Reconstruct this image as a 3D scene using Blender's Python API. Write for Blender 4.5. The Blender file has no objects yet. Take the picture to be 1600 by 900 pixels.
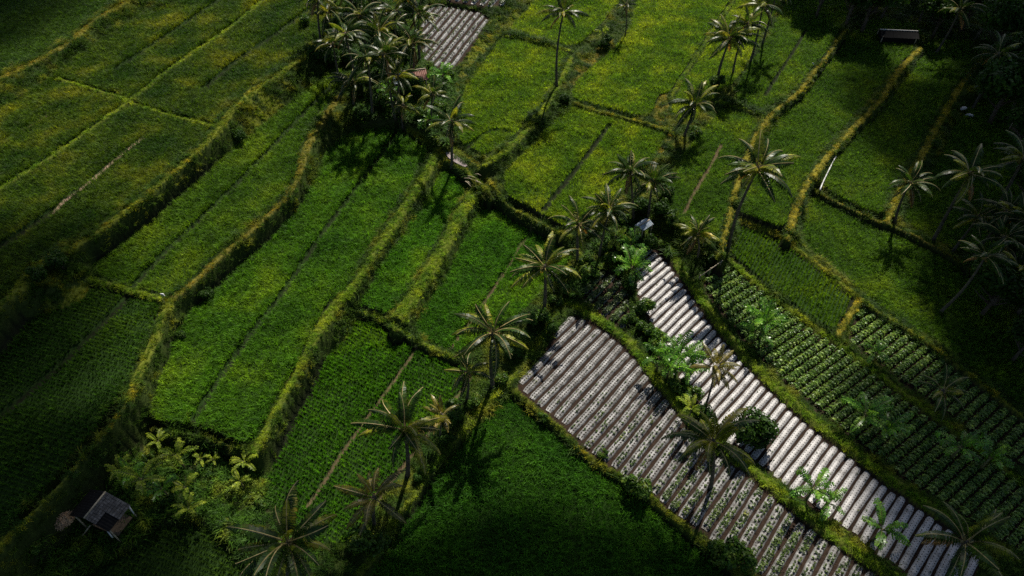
import bpy, math, random
import numpy as np
from mathutils import Vector, Matrix, Euler

# ------------------------------------------------------------------ camera, sky, sun
S = bpy.context.scene
COL = S.collection
R = math.radians
CAM_Z, PITCH, FPX = 50.0, R(47), 1100.0
cam = bpy.data.objects.new('camera', bpy.data.cameras.new('camera'))
COL.objects.link(cam)
cam.location = (0, 0, CAM_Z)
cam.rotation_euler = (R(90) - PITCH, 0, 0)
cam.data.sensor_width = 36
cam.data.lens = FPX / 1600 * 36
cam.data.clip_start = 0.5
cam.data.clip_end = 12000
S.camera = cam

SUN_EL, SUN_AZ = R(49), R(17)            # azimuth clockwise from +Y (the way the camera looks)
sun_dir = Vector((math.sin(SUN_AZ) * math.cos(SUN_EL), math.cos(SUN_AZ) * math.cos(SUN_EL), math.sin(SUN_EL)))
W = bpy.data.worlds.new('World'); S.world = W; W.use_nodes = True
nt = W.node_tree; nt.nodes.clear()
sky = nt.nodes.new('ShaderNodeTexSky'); sky.sky_type = 'NISHITA'; sky.sun_disc = False
sky.sun_elevation = SUN_EL; sky.sun_rotation = SUN_AZ
bg = nt.nodes.new('ShaderNodeBackground'); bg.inputs[1].default_value = 0.05
wo = nt.nodes.new('ShaderNodeOutputWorld')
nt.links.new(sky.outputs[0], bg.inputs[0]); nt.links.new(bg.outputs[0], wo.inputs[0])
sl = bpy.data.lights.new('sun', 'SUN'); sl.energy = 5.0; sl.angle = R(0.5); sl.color = (1.0, 0.94, 0.84)
so = bpy.data.objects.new('sun', sl); COL.objects.link(so)
so.rotation_euler = sun_dir.to_track_quat('Z', 'Y').to_euler()
so.location = sun_dir * 200
S.view_settings.view_transform = 'Standard'; S.view_settings.look = 'None'
S.view_settings.exposure = 0.7; S.view_settings.gamma = 1.0; S.view_settings.use_curve_mapping = False
S.render.engine = 'CYCLES'
cy = S.cycles; DENOISE = False
cy.max_bounces = 4; cy.diffuse_bounces = 2; cy.glossy_bounces = 1; cy.transmission_bounces = 2
cy.transparent_max_bounces = 6; cy.volume_bounces = 0; cy.use_denoising = DENOISE
cy.caustics_reflective = False; cy.caustics_refractive = False

# unseen clouds added to darken the edges: where their shadow falls (photograph pixel), half sizes and depth in metres
SHADE_CLOUDS = [(850,990,20,10,36,1), (10,875,14,8.5,30,2), (190,985,9,4,22,8), (-150,600,18,16,16,3), (-60,0,42,32,24,4), (1725,330,24,40,46,5), (1690,800,17,19,36,6), (1520,-60,56,27,48,7)]

rng = np.random.default_rng(7)
random.seed(11)

# ------------------------------------------------------------------ photograph pixel -> place
cP, sP = math.cos(PITCH), math.sin(PITCH)
def rays(px, py):
    px = np.asarray(px, float) - 800.0; py = 450.0 - np.asarray(py, float)
    return px, FPX * cP + py * sP, -FPX * sP + py * cP
def G(px, py, z=0.0):
    dx, dy, dz = rays(px, py)
    t = (z - CAM_Z) / dz
    return np.stack([dx * t, dy * t], -1)
def GL(pts, z):
    a = np.array(pts, float)
    return G(a[:, 0], a[:, 1], z)
def proj(x, y, z):
    d = y * cP - (z - CAM_Z) * sP
    return 800 + FPX * x / d, 450 - FPX * (y * sP + (z - CAM_Z) * cP) / d

# ------------------------------------------------------------------ the terraces
# name, level (m), crop colour, outline in the photograph, rice height
FIELDS = [
 ('F1', 5.5, 'dark', [(-90,190),(-90,-90),(330,-90),(250,-40),(190,-3),(148,22),(125,42),(103,60),(60,86),(0,116)], .5),
 ('F2', 4.5, 'yellow', [(-90,190),(0,172),(50,145),(90,116),(125,88),(165,60),(200,35),(255,12),(300,-5),(360,-70),(640,-70),(520,40),(503,57),(462,86),(430,108),(400,128),(383,143),(358,162),(335,194),(298,235),(273,257),(248,279),(213,310),(178,334),(138,366),(78,391),(48,412),(22,445),(0,472),(-90,560)], .55),
 ('F3', 2.25, 'mid', [(148,430),(150,412),(185,385),(225,350),(300,290),(350,247),(400,205),(440,174),(480,142),(520,112),(534,108),(540,120),(525,143),(508,170),(480,208),(468,235),(461,274),(440,306),(398,347),(345,390),(300,436),(262,464),(210,449)], .55),
 ('F4', 2, 'deep', [(0,535),(20,512),(80,488),(130,472),(146,443),(200,458),(256,476),(243,505),(223,552),(203,590),(178,632),(148,675),(100,735),(45,795),(-10,850),(-90,920),(-90,590)], .45),
 ('F5', 0.3, 'fresh', [(236,648),(241,620),(262,562),(276,521),(300,487),(335,452),(380,412),(420,377),(465,332),(482,300),(500,266),(510,240),(533,217),(560,206),(600,200),(645,210),(672,233),(668,244),(640,290),(600,350),(562,412),(545,447),(515,476),(498,500),(478,538),(463,580),(440,608),(418,650),(402,682),(390,694),(340,675),(300,663),(250,659)], .6),
 ('F6', -0.7, 'green', [(694,266),(738,284),(722,313),(702,342),(682,383),(660,418),(642,447),(622,478),(610,489),(595,490),(575,482),(560,478),(572,455),(600,410),(643,350),(668,308)], .6),
 ('F7', -1.5, 'green', [(752,328),(765,321),(792,329),(830,352),(858,370),(895,400),(880,425),(850,455),(815,490),(770,520),(738,545),(710,551),(680,540),(652,524),(646,512),(668,475),(701,425),(719,388),(736,352)], .6),
 ('F8', -1.8, 'green', [(556,500),(575,499),(600,511),(625,528),(655,547),(685,558),(722,570),(745,590),(728,618),(695,650),(662,693),(640,722),(612,762),(582,800),(560,850),(500,850),(440,810),(412,770),(423,735),(440,695),(452,662),(467,635),(482,608),(497,580),(514,556),(547,525)], .5),
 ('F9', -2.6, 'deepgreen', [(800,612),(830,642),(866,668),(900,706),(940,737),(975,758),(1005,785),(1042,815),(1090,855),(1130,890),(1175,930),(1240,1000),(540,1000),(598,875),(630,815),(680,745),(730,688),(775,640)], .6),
 ('F22', -2.4, 'dark', [(200,862),(250,822),(300,812),(345,835),(395,880),(430,960),(90,960),(120,900)], .4),
 ('F10', -1.3, 'mid', [(1152,352),(1162,348),(1230,376),(1290,416),(1340,461),(1334,478),(1304,518),(1265,494),(1205,449),(1142,403),(1138,393)], .5),
 ('F11', -2.0, 'mid', [(1243,374),(1252,340),(1262,310),(1275,300),(1300,314),(1340,333),(1385,351),(1402,357),(1460,385),(1492,402),(1530,440),(1600,520),(1700,600),(1700,720),(1620,655),(1560,610),(1500,565),(1440,520),(1390,490),(1350,460),(1300,421)], .5),
 ('F12', -0.2, 'mid', [(1148,340),(1158,308),(1183,240),(1198,208),(1222,182),(1256,152),(1277,120),(1297,90),(1322,60),(1360,30),(1440,40),(1420,90),(1402,104),(1379,130),(1363,155),(1330,188),(1300,217),(1274,252),(1254,285),(1240,315),(1228,366),(1190,352),(1160,340)], .5),
 ('F13', -1.1, 'mid', [(1283,287),(1293,260),(1323,228),(1355,196),(1390,160),(1402,135),(1428,105),(1450,60),(1540,70),(1518,105),(1490,135),(1470,165),(1452,195),(1438,225),(1406,275),(1388,308),(1376,337),(1340,322),(1300,301)], .5),
 ('F14', -2.1, 'mid', [(1408,345),(1424,310),(1445,280),(1470,235),(1490,200),(1530,150),(1700,140),(1700,400),(1580,400),(1495,393),(1460,377)], .5),
 ('F15', 0.8, 'mid', [(1060,345),(1035,315),(1045,275),(1075,230),(1108,190),(1130,168),(1188,182),(1180,200),(1163,230),(1148,278),(1138,310),(1131,345),(1120,375),(1090,372)], .5),
 ('F16', 1, 'mid', [(1138,160),(1150,135),(1190,75),(1215,30),(1240,-20),(1340,-20),(1316,40),(1290,82),(1265,110),(1244,140),(1210,160),(1193,175)], .5),
 ('F17', 1.1, 'bright', [(896,154),(893,140),(916,112),(952,85),(977,55),(988,25),(994,0),(1004,-50),(1170,-50),(1140,5),(1112,42),(1086,85),(1062,122),(1050,145),(1032,148),(1022,175),(1008,184),(960,172),(915,160)], .5),
 ('F17b', 1, 'bright', [(1058,150),(1068,126),(1092,88),(1118,45),(1146,5),(1178,-50),(1250,-50),(1200,40),(1178,80),(1150,128),(1118,150),(1090,188),(1062,194),(1048,172)], .5),
 ('F18', 0.6, 'bright', [(790,303),(788,272),(810,247),(850,207),(880,176),(900,165),(950,179),(1000,193),(1035,203),(1042,210),(1028,240),(1008,262),(990,285),(960,310),(945,335),(920,350),(893,358),(850,340),(820,322)], .5),
 ('F19', 1.4, 'bright', [(718,210),(716,165),(731,130),(760,90),(783,62),(800,58),(850,71),(889,82),(878,100),(868,122),(864,136),(848,160),(818,195),(788,228),(757,243),(740,234),(722,226)], .5),
 ('F20', 1.6, 'bright', [(797,44),(832,8),(856,-50),(1000,-50),(975,-5),(958,17),(928,50),(898,75),(850,64),(803,51)], .5),
]
# level, width, grass kind, line in the photograph  (raised field banks)
BUNDS = [
 (5.75,0.8,'ochre',[(-90,165),(0,123),(60,93),(112,66),(128,48),(160,23),(210,-3),(262,-40),(340,-90)]),
 (4.75,0.85,'olive',[(-90,585),(0,482),(24,455),(52,420),(82,398),(142,374),(182,341),(217,317),(253,286),(279,264),(304,243),(340,203),(365,169),(389,149),(406,136),(435,117),(468,92),(510,62),(560,20)]),
 (4.7,.45,'green',[(90,122),(150,140),(188,150),(205,160),(250,175),(300,187),(335,196)]),
 (4.7,.45,'green',[(430,-20),(370,36),(270,102),(200,158),(100,230),(0,293),(-90,350)]),
 (2.5,0.8,'ochre',[(263,470),(302,444),(350,395),(402,353),(446,311),(468,278),(475,238),(486,215),(514,174),(532,146),(552,122)]),
 (2.4,.55,'green',[(140,437),(170,443),(205,453),(262,470)]),
 (2.3,0.9,'olive',[(263,472),(252,503),(236,545),(220,578),(204,620),(182,655),(160,682),(125,722),(92,760),(50,803),(-5,862),(-80,925)]),
 (0.6,1,'green',[(680,240),(676,254),(654,290),(634,322),(606,364),(576,410),(554,450),(520,477),(504,505),(488,540),(470,580),(449,612),(428,652),(412,690),(396,702)]),
 (0.45,.4,'green',[(232,660),(250,668),(300,673),(340,684),(392,703)]),
 (-0.1,1.3,'green',[(746,288),(733,318),(712,348),(694,386),(672,421),(652,452),(634,482),(617,503),(620,512)]),
 (-1.05,.5,'green',[(556,489),(575,490),(600,500),(620,512),(650,532),(680,547),(712,560)]),
 (-0.6,0.6,'olive',[(745,286),(765,305),(800,330),(828,345),(858,360),(900,388),(910,400)]),
 (0.3,0.55,'olive',[(755,262),(770,290),(790,318),(820,334),(850,350),(893,370)]),
 (0.9,0.8,'olive',[(637,203),(660,215),(688,238),(720,262),(745,280),(765,300)]),
 (0.9,0.6,'olive',[(660,200),(700,225),(735,248),(755,262)]),
 (1.7,.7,'green',[(757,256),(795,234),(826,200),(856,162),(871,136),(880,118),(893,90)]),
 (1.75,.35,'green',[(784,57),(800,55),(850,68),(893,79)]),
 (1.2,0.45,'olive',[(896,159),(915,165),(950,176),(1006,189),(1050,205)]),
 (1.15,.4,'green',[(1049,150),(1064,124),(1089,87),(1115,44),(1143,5),(1175,-50)]),
 (1.1,.5,'ochre',[(1026,180),(1030,152),(1045,148)]),
 (1.1,0.62,'yellow',[(1322,45),(1295,86),(1266,120),(1250,145),(1213,170),(1190,198),(1172,232),(1157,270),(1148,305),(1139,345),(1131,378),(1130,398)]),
 (1.25,.4,'green',[(1120,158),(1145,165),(1170,173),(1192,181)]),
 (0.1,0.75,'yellow',[(1440,75),(1412,100),(1390,132),(1374,159),(1340,195),(1310,225),(1285,255),(1264,285),(1250,312),(1239,343),(1231,372)]),
 (-0.8,0.8,'yellow',[(1545,75),(1520,112),(1500,135),(1481,168),(1463,198),(1448,228),(1420,278),(1400,310),(1387,345)]),
 (-1,0.45,'olive',[(1140,342),(1158,346),(1190,359),(1230,373),(1243,386),(1270,404),(1300,427),(1345,467),(1400,500),(1440,525),(1500,570),(1560,617),(1640,680)]),
 (-1,0.45,'ochre',[(1264,290),(1300,308),(1340,328),(1380,345),(1402,352),(1440,370),(1490,396),(1520,420)]),
 (-1.2,.5,'yellow',[(1342,469),(1327,495),(1309,522)]),
 (-1.5,.55,'green',[(1133,400),(1165,427),(1200,457),(1260,503),(1310,536),(1350,566),(1400,605),(1460,650),(1540,710),(1640,785)]),
 (-1.4,.9,'green',[(1040,372),(1062,418),(1090,455),(1115,495),(1150,540),(1200,592),(1262,650),(1340,708),(1400,755),(1500,822),(1580,870)]),
 (-1.3,.8,'green',[(888,472),(920,488),(950,508),(980,530),(1005,560),(1024,590),(1050,620),(1075,650),(1100,688),(1140,712),(1170,728),(1205,757),(1243,790),(1285,825),(1340,862),(1400,905),(1460,950)]),
 (-1.75,0.45,'olive',[(803,609),(835,640),(872,667),(900,698),(935,727),(970,745),(1000,760),(1022,785),(1058,813),(1110,858),(1150,893),(1200,935)]),
 (-1.75,.6,'green',[(880,470),(850,520),(820,565),(795,596),(765,622),(722,675),(680,724),(650,772),(620,812),(595,850),(560,900)]),
]
# thin separations inside the fields: level, width, kind, line
CUTS = [
 (4.5,.75,'ditch',[(182,108),(240,70),(300,30),(340,3),(380,-30)]),
 (4.5,.75,'ditch',[(320,138),(362,102),(400,75),(440,48),(470,25),(510,0),(540,-30)]),
 (4.5,.35,'mudpath',[(-30,245),(0,226),(40,200),(70,182),(95,168)]),
 (4.5,.75,'ditch',[(-60,425),(0,385),(40,360),(85,328)]),
 (4.5,.4,'pinkpath',[(85,328),(110,306),(140,285),(185,245),(222,216)]),
 (2.25,.45,'ditch',[(210,447),(250,403),(300,355),(350,308),(400,257),(430,225),(470,182),(505,148),(534,116)]),
 (2,.45,'ditch',[(205,460),(155,510),(100,565),(50,608),(0,650),(-60,700)]),
 (0.3,.45,'ditch',[(305,655),(350,582),(400,512),(450,450),(500,370),(545,311),(580,265),(606,230),(622,205)]),
 (-1.5,.3,'mudpath',[(835,358),(815,380),(790,425),(770,452),(745,490),(718,525),(704,545)]),
 (-1.8,.25,'mudpath',[(652,543),(625,582),(600,617),(575,650),(558,675),(535,705),(510,748),(480,792)]),
 (-1.8,.3,'mudpath',[(738,588),(700,640),(680,665),(655,698),(635,722),(612,750),(590,785)]),
 (0.6,.5,'ditch',[(953,195),(930,225),(905,260),(880,290),(850,328)]),
 (0.8,.35,'mudpath',[(1070,332),(1085,300),(1110,260),(1127,226)]),
 (1,.35,'ditch',[(1195,150),(1213,120),(1232,93),(1258,50)]),
 (1.4,.35,'ditch',[(732,228),(765,205),(772,203),(800,208)]),
]
# bed plots: name, level, outline
PLOTS = [
 ('M1', -1.7, [(893,490),(925,502),(960,525),(990,552),(1012,582),(1040,615),(1062,640),(1085,680),(1125,705),(1165,735),(1195,762),(1235,795),(1280,830),(1335,868),(1390,910),(1440,960),(1260,960),(1200,915),(1140,870),(1090,830),(1045,800),(1010,768),(960,742),(915,705),(872,662),(835,632),(803,604),(835,570),(865,525)]),
 ('M2', -1.8, [(1015,383),(1030,390),(1060,430),(1085,465),(1110,500),(1145,545),(1195,600),(1255,655),(1335,717),(1395,763),(1490,828),(1540,870),(1500,950),(1450,940),(1400,893),(1345,850),(1290,812),(1240,775),(1205,746),(1165,712),(1130,690),(1095,650),(1070,610),(1040,565),(1020,520),(1000,480),(982,430)]),
 ('M3', -1.5, [(905,468),(920,440),(945,420),(975,440),(985,480),(990,520),(975,522),(940,496)]),
 ('V1', -1.9, [(1100,425),(1128,412),(1195,458),(1255,508),(1308,541),(1348,572),(1398,612),(1458,657),(1540,718),(1640,795),(1640,880),(1590,870),(1500,812),(1400,745),(1345,700),(1268,640),(1205,582),(1155,530),(1122,488),(1098,452)]),
 ('V2', -1.9, [(1347,475),(1395,503),(1438,530),(1497,575),(1557,622),(1650,700),(1650,775),(1545,700),(1465,642),(1405,598),(1355,560),(1318,533)]),
 ('M4', 2.2, [(662,8),(672,6),(772,22),(742,68),(712,110),(690,112),(655,90)]),
 ('M5', 2.9, [(650,-70),(815,-70),(792,6),(770,13),(735,8),(690,1)]),
]
WEEDS = [   # rough ground under the trees
 (2.0, [(478,-60),(640,-60),(655,10),(650,90),(705,115),(725,150),(705,235),(640,200),(560,198),(535,110),(505,62)]),
 (-2.0, [(1500,395),(1530,430),(1610,520),(1800,600),(1800,380),(1600,395)]),
 (-.5, [(1490,110),(1530,75),(1560,-60),(1800,-60),(1800,200),(1560,190)]),
 (-1.8, [(235,662),(390,706),(412,770),(440,812),(500,850),(470,960),(60,960),(70,820),(165,690)]),
 (-1.2, [(905,400),(960,350),(1010,345),(1040,372),(1062,420),(1020,380),(980,425),(940,418),(905,465),(885,470)]),
]
# ------------------------------------------------------------------ height sheet
STEP = 0.2
X0, X1, Y0, Y1 = -98.0, 98.0, 12.0, 124.0
gx = np.arange(X0, X1, STEP); gy = np.arange(Y0, Y1, STEP)
NX, NY = len(gx), len(gy)
XX, YY = np.meshgrid(gx, gy)                     # [NY, NX]
H = np.zeros((NY, NX)); K = np.zeros((NY, NX), bool)
CLS = np.zeros((NY, NX), np.int16)               # what covers the cell
C_BANK, C_RICE, C_OCHRE, C_GREEN, C_YELLOW, C_DITCH, C_MUD, C_PINK, C_BED, C_WEED, C_OLIVE = range(11)
RICE_ID = np.full((NY, NX), -1, np.int16)
def win(p, m):
    i0 = max(0, int((p[:, 0].min() - m - X0) / STEP)); i1 = min(NX, int((p[:, 0].max() + m - X0) / STEP) + 2)
    j0 = max(0, int((p[:, 1].min() - m - Y0) / STEP)); j1 = min(NY, int((p[:, 1].max() + m - Y0) / STEP) + 2)
    return slice(j0, j1), slice(i0, i1)
def inside(poly, x, y):
    r = np.zeros(np.shape(x), bool); n = len(poly)
    for i in range(n):
        x1, y1 = poly[i]; x2, y2 = poly[(i + 1) % n]
        if y1 == y2: continue
        c = ((y1 > y) != (y2 > y)) & (x < (x2 - x1) * (y - y1) / (y2 - y1) + x1)
        r ^= c
    return r
def dist_line(p, x, y):
    d = np.full(np.shape(x), 1e9)
    for i in range(len(p) - 1):
        a, b = p[i], p[i + 1]; v = b - a; L = max(v @ v, 1e-9)
        t = np.clip(((x - a[0]) * v[0] + (y - a[1]) * v[1]) / L, 0, 1)
        d = np.minimum(d, np.hypot(x - a[0] - t * v[0], y - a[1] - t * v[1]))
    return d
def smooth(p, n=2):                                # Chaikin, so lines bend like ground does
    for _ in range(n):
        q = [p[0]]
        for i in range(len(p) - 1):
            q += [p[i] * .75 + p[i + 1] * .25, p[i] * .25 + p[i + 1] * .75]
        q.append(p[-1]); p = np.array(q)
    return p
def smooth_closed(p):
    q = []
    for i in range(len(p)):
        a, b = p[i], p[(i + 1) % len(p)]
        q += [a * .8 + b * .2, a * .2 + b * .8]
    return np.array(q)
def vn_(x, y):
    return .25 * (np.sin(x * 2.3 + 1.7 * np.sin(y * 1.1)) + np.sin(y * 2.9 + 1.3 * np.sin(x * 1.7 + 1))) + .12 * np.sin(x * 7 + y * 5)
def paint_poly(z, pts, cls, rid=-1):
    p = smooth_closed(GL(pts, z)); s = win(p, 0)
    m = inside(p, XX[s], YY[s])
    H[s][m] = z; K[s][m] = True; CLS[s][m] = cls; RICE_ID[s][m] = rid
    return p
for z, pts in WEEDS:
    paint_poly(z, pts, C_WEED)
FP = {}
for i, (n, z, c, pts, hh) in enumerate(FIELDS):
    FP[n] = paint_poly(z, pts, C_RICE, i)
PP = {}
for n, z, pts in PLOTS:
    PP[n] = paint_poly(z, pts, C_BED)
LINES = []
for z, cls, pts in [(3.0, C_OLIVE, [(380,172),(398,157),(425,152),(441,163),(430,182),(402,196),(384,190)]),
                    (3.3, C_OLIVE, [(18,470),(60,440),(100,436),(150,432),(140,450),(112,470),(70,478),(30,492)]),
                    (.9, C_OCHRE, [(715,262),(742,250),(762,262),(770,285),(745,290),(722,280)]),
                    (.4, C_GREEN, [(640,345),(683,262),(694,262),(672,310),(640,352),(602,412),(572,455),(556,470),(560,450),(600,385)]),
                    (-.3, C_GREEN, [(745,290),(765,318),(742,345),(720,386),(700,422),(668,474),(645,508),(622,500),(655,440),(700,360)]),
                    (1.0, C_GREEN, [(506,495),(548,462),(553,500),(510,552),(480,608),(450,664),(430,700),(410,700),(440,640),(480,560)]),
                    (.2, C_OCHRE, [(505,500),(540,478),(550,500),(525,520),(508,530)]),
                    (1.4, C_OLIVE, [(800,15),(812,28),(770,70),(742,100),(718,150),(705,150),(735,85),(765,45)]),
                    (.9, C_OCHRE, [(915,92),(955,62),(962,75),(935,98),(905,130),(890,140),(893,112)]),
                    (.7, C_OCHRE, [(1018,185),(1026,150),(1040,145),(1048,195),(1052,215),(1020,262),(1008,262),(1040,212)]),
                    (1.6, C_OLIVE, [(240,560),(262,540),(262,575),(240,620),(236,660),(180,690),(205,640),(222,600)])]:
    p = GL(pts, z); s = win(p, 0); m = inside(p, XX[s], YY[s]) & ((CLS[s] == C_BANK) | (CLS[s] == C_WEED)) & (vn_(XX[s], YY[s]) > -.08); CLS[s][m] = cls
GK = {'ochre': C_OCHRE, 'olive': C_OLIVE, 'green': C_GREEN, 'yellow': C_YELLOW, 'ditch': C_DITCH, 'mudpath': C_MUD, 'pinkpath': C_PINK}
for z, w, k, pts in CUTS:
    p = smooth(GL(pts, z)); s = win(p, w + 1)
    d = dist_line(p, XX[s], YY[s]); m = d < w * .55
    H[s][m] = z - (.32 if k == 'ditch' else .12); CLS[s][m] = GK[k]; LINES.append((p, w * .5 + (.12 if k == 'ditch' else .04)))
for z, w, k, pts in BUNDS:
    p = smooth(GL(pts, z)); s = win(p, w + 1)
    d = dist_line(p, XX[s], YY[s])
    e = d < w * .5 + .42
    f = e & (CLS[s] == C_RICE); CLS[s][f] = C_DITCH; H[s][f] -= .24      # wet furrow between crop and bank
    m = d < max(w * .5, .2)
    H[s][m] = z; K[s][m] = True; CLS[s][m] = GK[k]; LINES.append((p, w * .5 + .27))
# fill the banks between known levels: pyramid, then relaxation
def pyramid(Z, Kn):
    zs, ks = [np.where(Kn, Z, 0.)], [Kn.astype(float)]
    while min(zs[-1].shape) > 2:
        a, b = zs[-1], ks[-1]
        n0, n1 = (a.shape[0] + 1) // 2 * 2, (a.shape[1] + 1) // 2 * 2
        A = np.zeros((n0, n1)); B = np.zeros((n0, n1)); A[:a.shape[0], :a.shape[1]] = a * (b > 0); B[:a.shape[0], :a.shape[1]] = (b > 0)
        sa = A[::2, ::2] + A[1::2, ::2] + A[::2, 1::2] + A[1::2, 1::2]; sb = B[::2, ::2] + B[1::2, ::2] + B[::2, 1::2] + B[1::2, 1::2]
        zs.append(np.where(sb > 0, sa / np.maximum(sb, 1), 0)); ks.append(sb)
    out = zs[-1]
    for l in range(len(zs) - 2, -1, -1):
        u = np.repeat(np.repeat(out, 2, 0), 2, 1)[:zs[l].shape[0], :zs[l].shape[1]]
        out = np.where(ks[l] > 0, zs[l], u)
    return out
H = pyramid(H, K)
for it in range(260):
    P = np.pad(H, 1, mode='edge')
    A = (P[:-2, 1:-1] + P[2:, 1:-1] + P[1:-1, :-2] + P[1:-1, 2:]) * .25
    H = np.where(K, H, A)
def vnoise(x, y, s, seed):
    r = np.random.default_rng(seed); T = r.random((256, 256))
    u, v = x / s, y / s; i, j = np.floor(u).astype(int), np.floor(v).astype(int); fu, fv = u - i, v - j
    fu = fu * fu * (3 - 2 * fu); fv = fv * fv * (3 - 2 * fv)
    g = lambda a, b: T[a % 256, b % 256]
    return (g(i, j) * (1 - fu) + g(i + 1, j) * fu) * (1 - fv) + (g(i, j + 1) * (1 - fu) + g(i + 1, j + 1) * fu) * fv - .5
lump = vnoise(XX, YY, 1.1, 1) * .45 + vnoise(XX, YY, .5, 2) * .22 + vnoise(XX, YY, 3.2, 3) * .5
amp = np.select([CLS == C_BANK, CLS == C_WEED, np.isin(CLS, [C_OCHRE, C_GREEN, C_YELLOW, C_OLIVE])], [1.0, .9, .22], 0.)
P = np.pad(amp, 1, mode='edge'); amp = (P[:-2, 1:-1] + P[2:, 1:-1] + P[1:-1, :-2] + P[1:-1, 2:] + amp) / 5
H = H + lump * amp * .55
P = np.pad(H, 1, mode='edge'); Hb = (P[:-2, 1:-1] + P[2:, 1:-1] + P[1:-1, :-2] + P[1:-1, 2:] + P[:-2, :-2] + P[2:, 2:] + P[:-2, 2:] + P[2:, :-2] + H * 4) / 12
H = Hb
gyy, gxx = np.gradient(H, STEP); steep = np.hypot(gyy, gxx)
CLS[(steep > 1.5) & np.isin(CLS, [C_OCHRE, C_GREEN, C_YELLOW, C_OLIVE])] = C_BANK     # steep faces take the darker grass, their shade put into the colour
CLS[(steep > .95) & np.isin(CLS, [C_RICE])] = C_BANK
def ground(x, y):
    i = np.clip(((np.asarray(x) - X0) / STEP), 0, NX - 2); j = np.clip(((np.asarray(y) - Y0) / STEP), 0, NY - 2)
    a, b = i.astype(int), j.astype(int); u, v = i - a, j - b
    return (H[b, a] * (1 - u) + H[b, a + 1] * u) * (1 - v) + (H[b + 1, a] * (1 - u) + H[b + 1, a + 1] * u) * v
def GT(px, py):                                    # pixel -> point on the terrain
    z = np.arange(7.0, -5.0, -.03); q = G(px, py, z)
    h = ground(q[:, 0], q[:, 1]); k = np.where(z <= h)[0]; k = int(k[0]) if len(k) else len(z) - 1
    return Vector((q[k, 0], q[k, 1], float(h[k])))

# ------------------------------------------------------------------ materials
def lin(c):
    return tuple(((v / 255) / 12.92 if v / 255 <= .04045 else ((v / 255 + .055) / 1.055) ** 2.4) for v in c) + (1,)
def new_mat(name):
    m = bpy.data.materials.new(name); m.use_nodes = True; m.node_tree.nodes.clear(); return m, m.node_tree
def N(t, typ, **kw):
    n = t.nodes.new(typ)
    for k, v in kw.items(): setattr(n, k, v)
    return n
def pos_noise(t, scale, detail=3, rough=.55):
    g = N(t, 'ShaderNodeNewGeometry'); n = N(t, 'ShaderNodeTexNoise'); n.inputs['Scale'].default_value = scale
    n.inputs['Detail'].default_value = detail; n.inputs['Roughness'].default_value = rough
    t.links.new(g.outputs['Position'], n.inputs['Vector']); return n.outputs['Fac']
def ramp(t, fac, stops):
    r = N(t, 'ShaderNodeValToRGB'); e = r.color_ramp.elements
    while len(e) < len(stops): e.new(.5)
    for i, (p, c) in enumerate(stops): e[i].position = p; e[i].color = c if len(c) == 4 else tuple(c) + (1,)
    t.links.new(fac, r.inputs[0]); return r.outputs[0]
def mixc(t, fac, a, b, mode='MIX'):
    m = N(t, 'ShaderNodeMix', data_type='RGBA', blend_type=mode)
    for s, v in ((m.inputs[0], fac), (m.inputs[6], a), (m.inputs[7], b)):
        if isinstance(v, bpy.types.NodeSocket): t.links.new(v, s)
        else: s.default_value = v
    return m.outputs[2]
def leaf_mat(name, cols, scale=.09, transl=.35, rough=.55, spec=.10, var=.5, tcol=1.6, big=None):
    m, t = new_mat(name)
    c = ramp(t, pos_noise(t, scale, 2, .5), cols)
    g_ = N(t, 'ShaderNodeNewGeometry'); mp_ = N(t, 'ShaderNodeMapping'); mp_.inputs['Rotation'].default_value = (0, 0, R(25)); mp_.inputs['Scale'].default_value = (1.7, 4.6, 2.5)
    n_ = N(t, 'ShaderNodeTexNoise'); n_.inputs['Scale'].default_value = 1.0; n_.inputs['Detail'].default_value = 3; n_.inputs['Roughness'].default_value = .7
    t.links.new(g_.outputs['Position'], mp_.inputs[0]); t.links.new(mp_.outputs[0], n_.inputs['Vector'])
    f2 = ramp(t, n_.outputs['Fac'], [(.34, (.36,.40,.40)), (.5, (.92,.92,.92)), (.66, (1.9,1.75,1.4))])
    c = mixc(t, 1.0, c, f2, 'MULTIPLY')
    oi = N(t, 'ShaderNodeObjectInfo')
    mr = N(t, 'ShaderNodeMapRange'); mr.inputs[3].default_value = 1 - var * .5; mr.inputs[4].default_value = 1 + var * .5
    t.links.new(oi.outputs['Random'], mr.inputs[0])
    cc = N(t, 'ShaderNodeCombineColor')
    for i in range(3): t.links.new(mr.outputs[0], cc.inputs[i])
    c = mixc(t, 1.0, c, cc.outputs[0], 'MULTIPLY')
    pb = N(t, 'ShaderNodeBsdfPrincipled'); t.links.new(c, pb.inputs['Base Color'])
    pb.inputs['Roughness'].default_value = rough; pb.inputs['Specular IOR Level'].default_value = spec
    tr = N(t, 'ShaderNodeBsdfTranslucent')
    t.links.new(mixc(t, 1.0, c, (tcol, tcol * 1.0, tcol * .55, 1), 'MULTIPLY'), tr.inputs[0])
    mx = N(t, 'ShaderNodeMixShader'); mx.inputs[0].default_value = transl
    t.links.new(pb.outputs[0], mx.inputs[1]); t.links.new(tr.outputs[0], mx.inputs[2])
    o = N(t, 'ShaderNodeOutputMaterial'); t.links.new(mx.outputs[0], o.inputs[0]); return m
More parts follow.
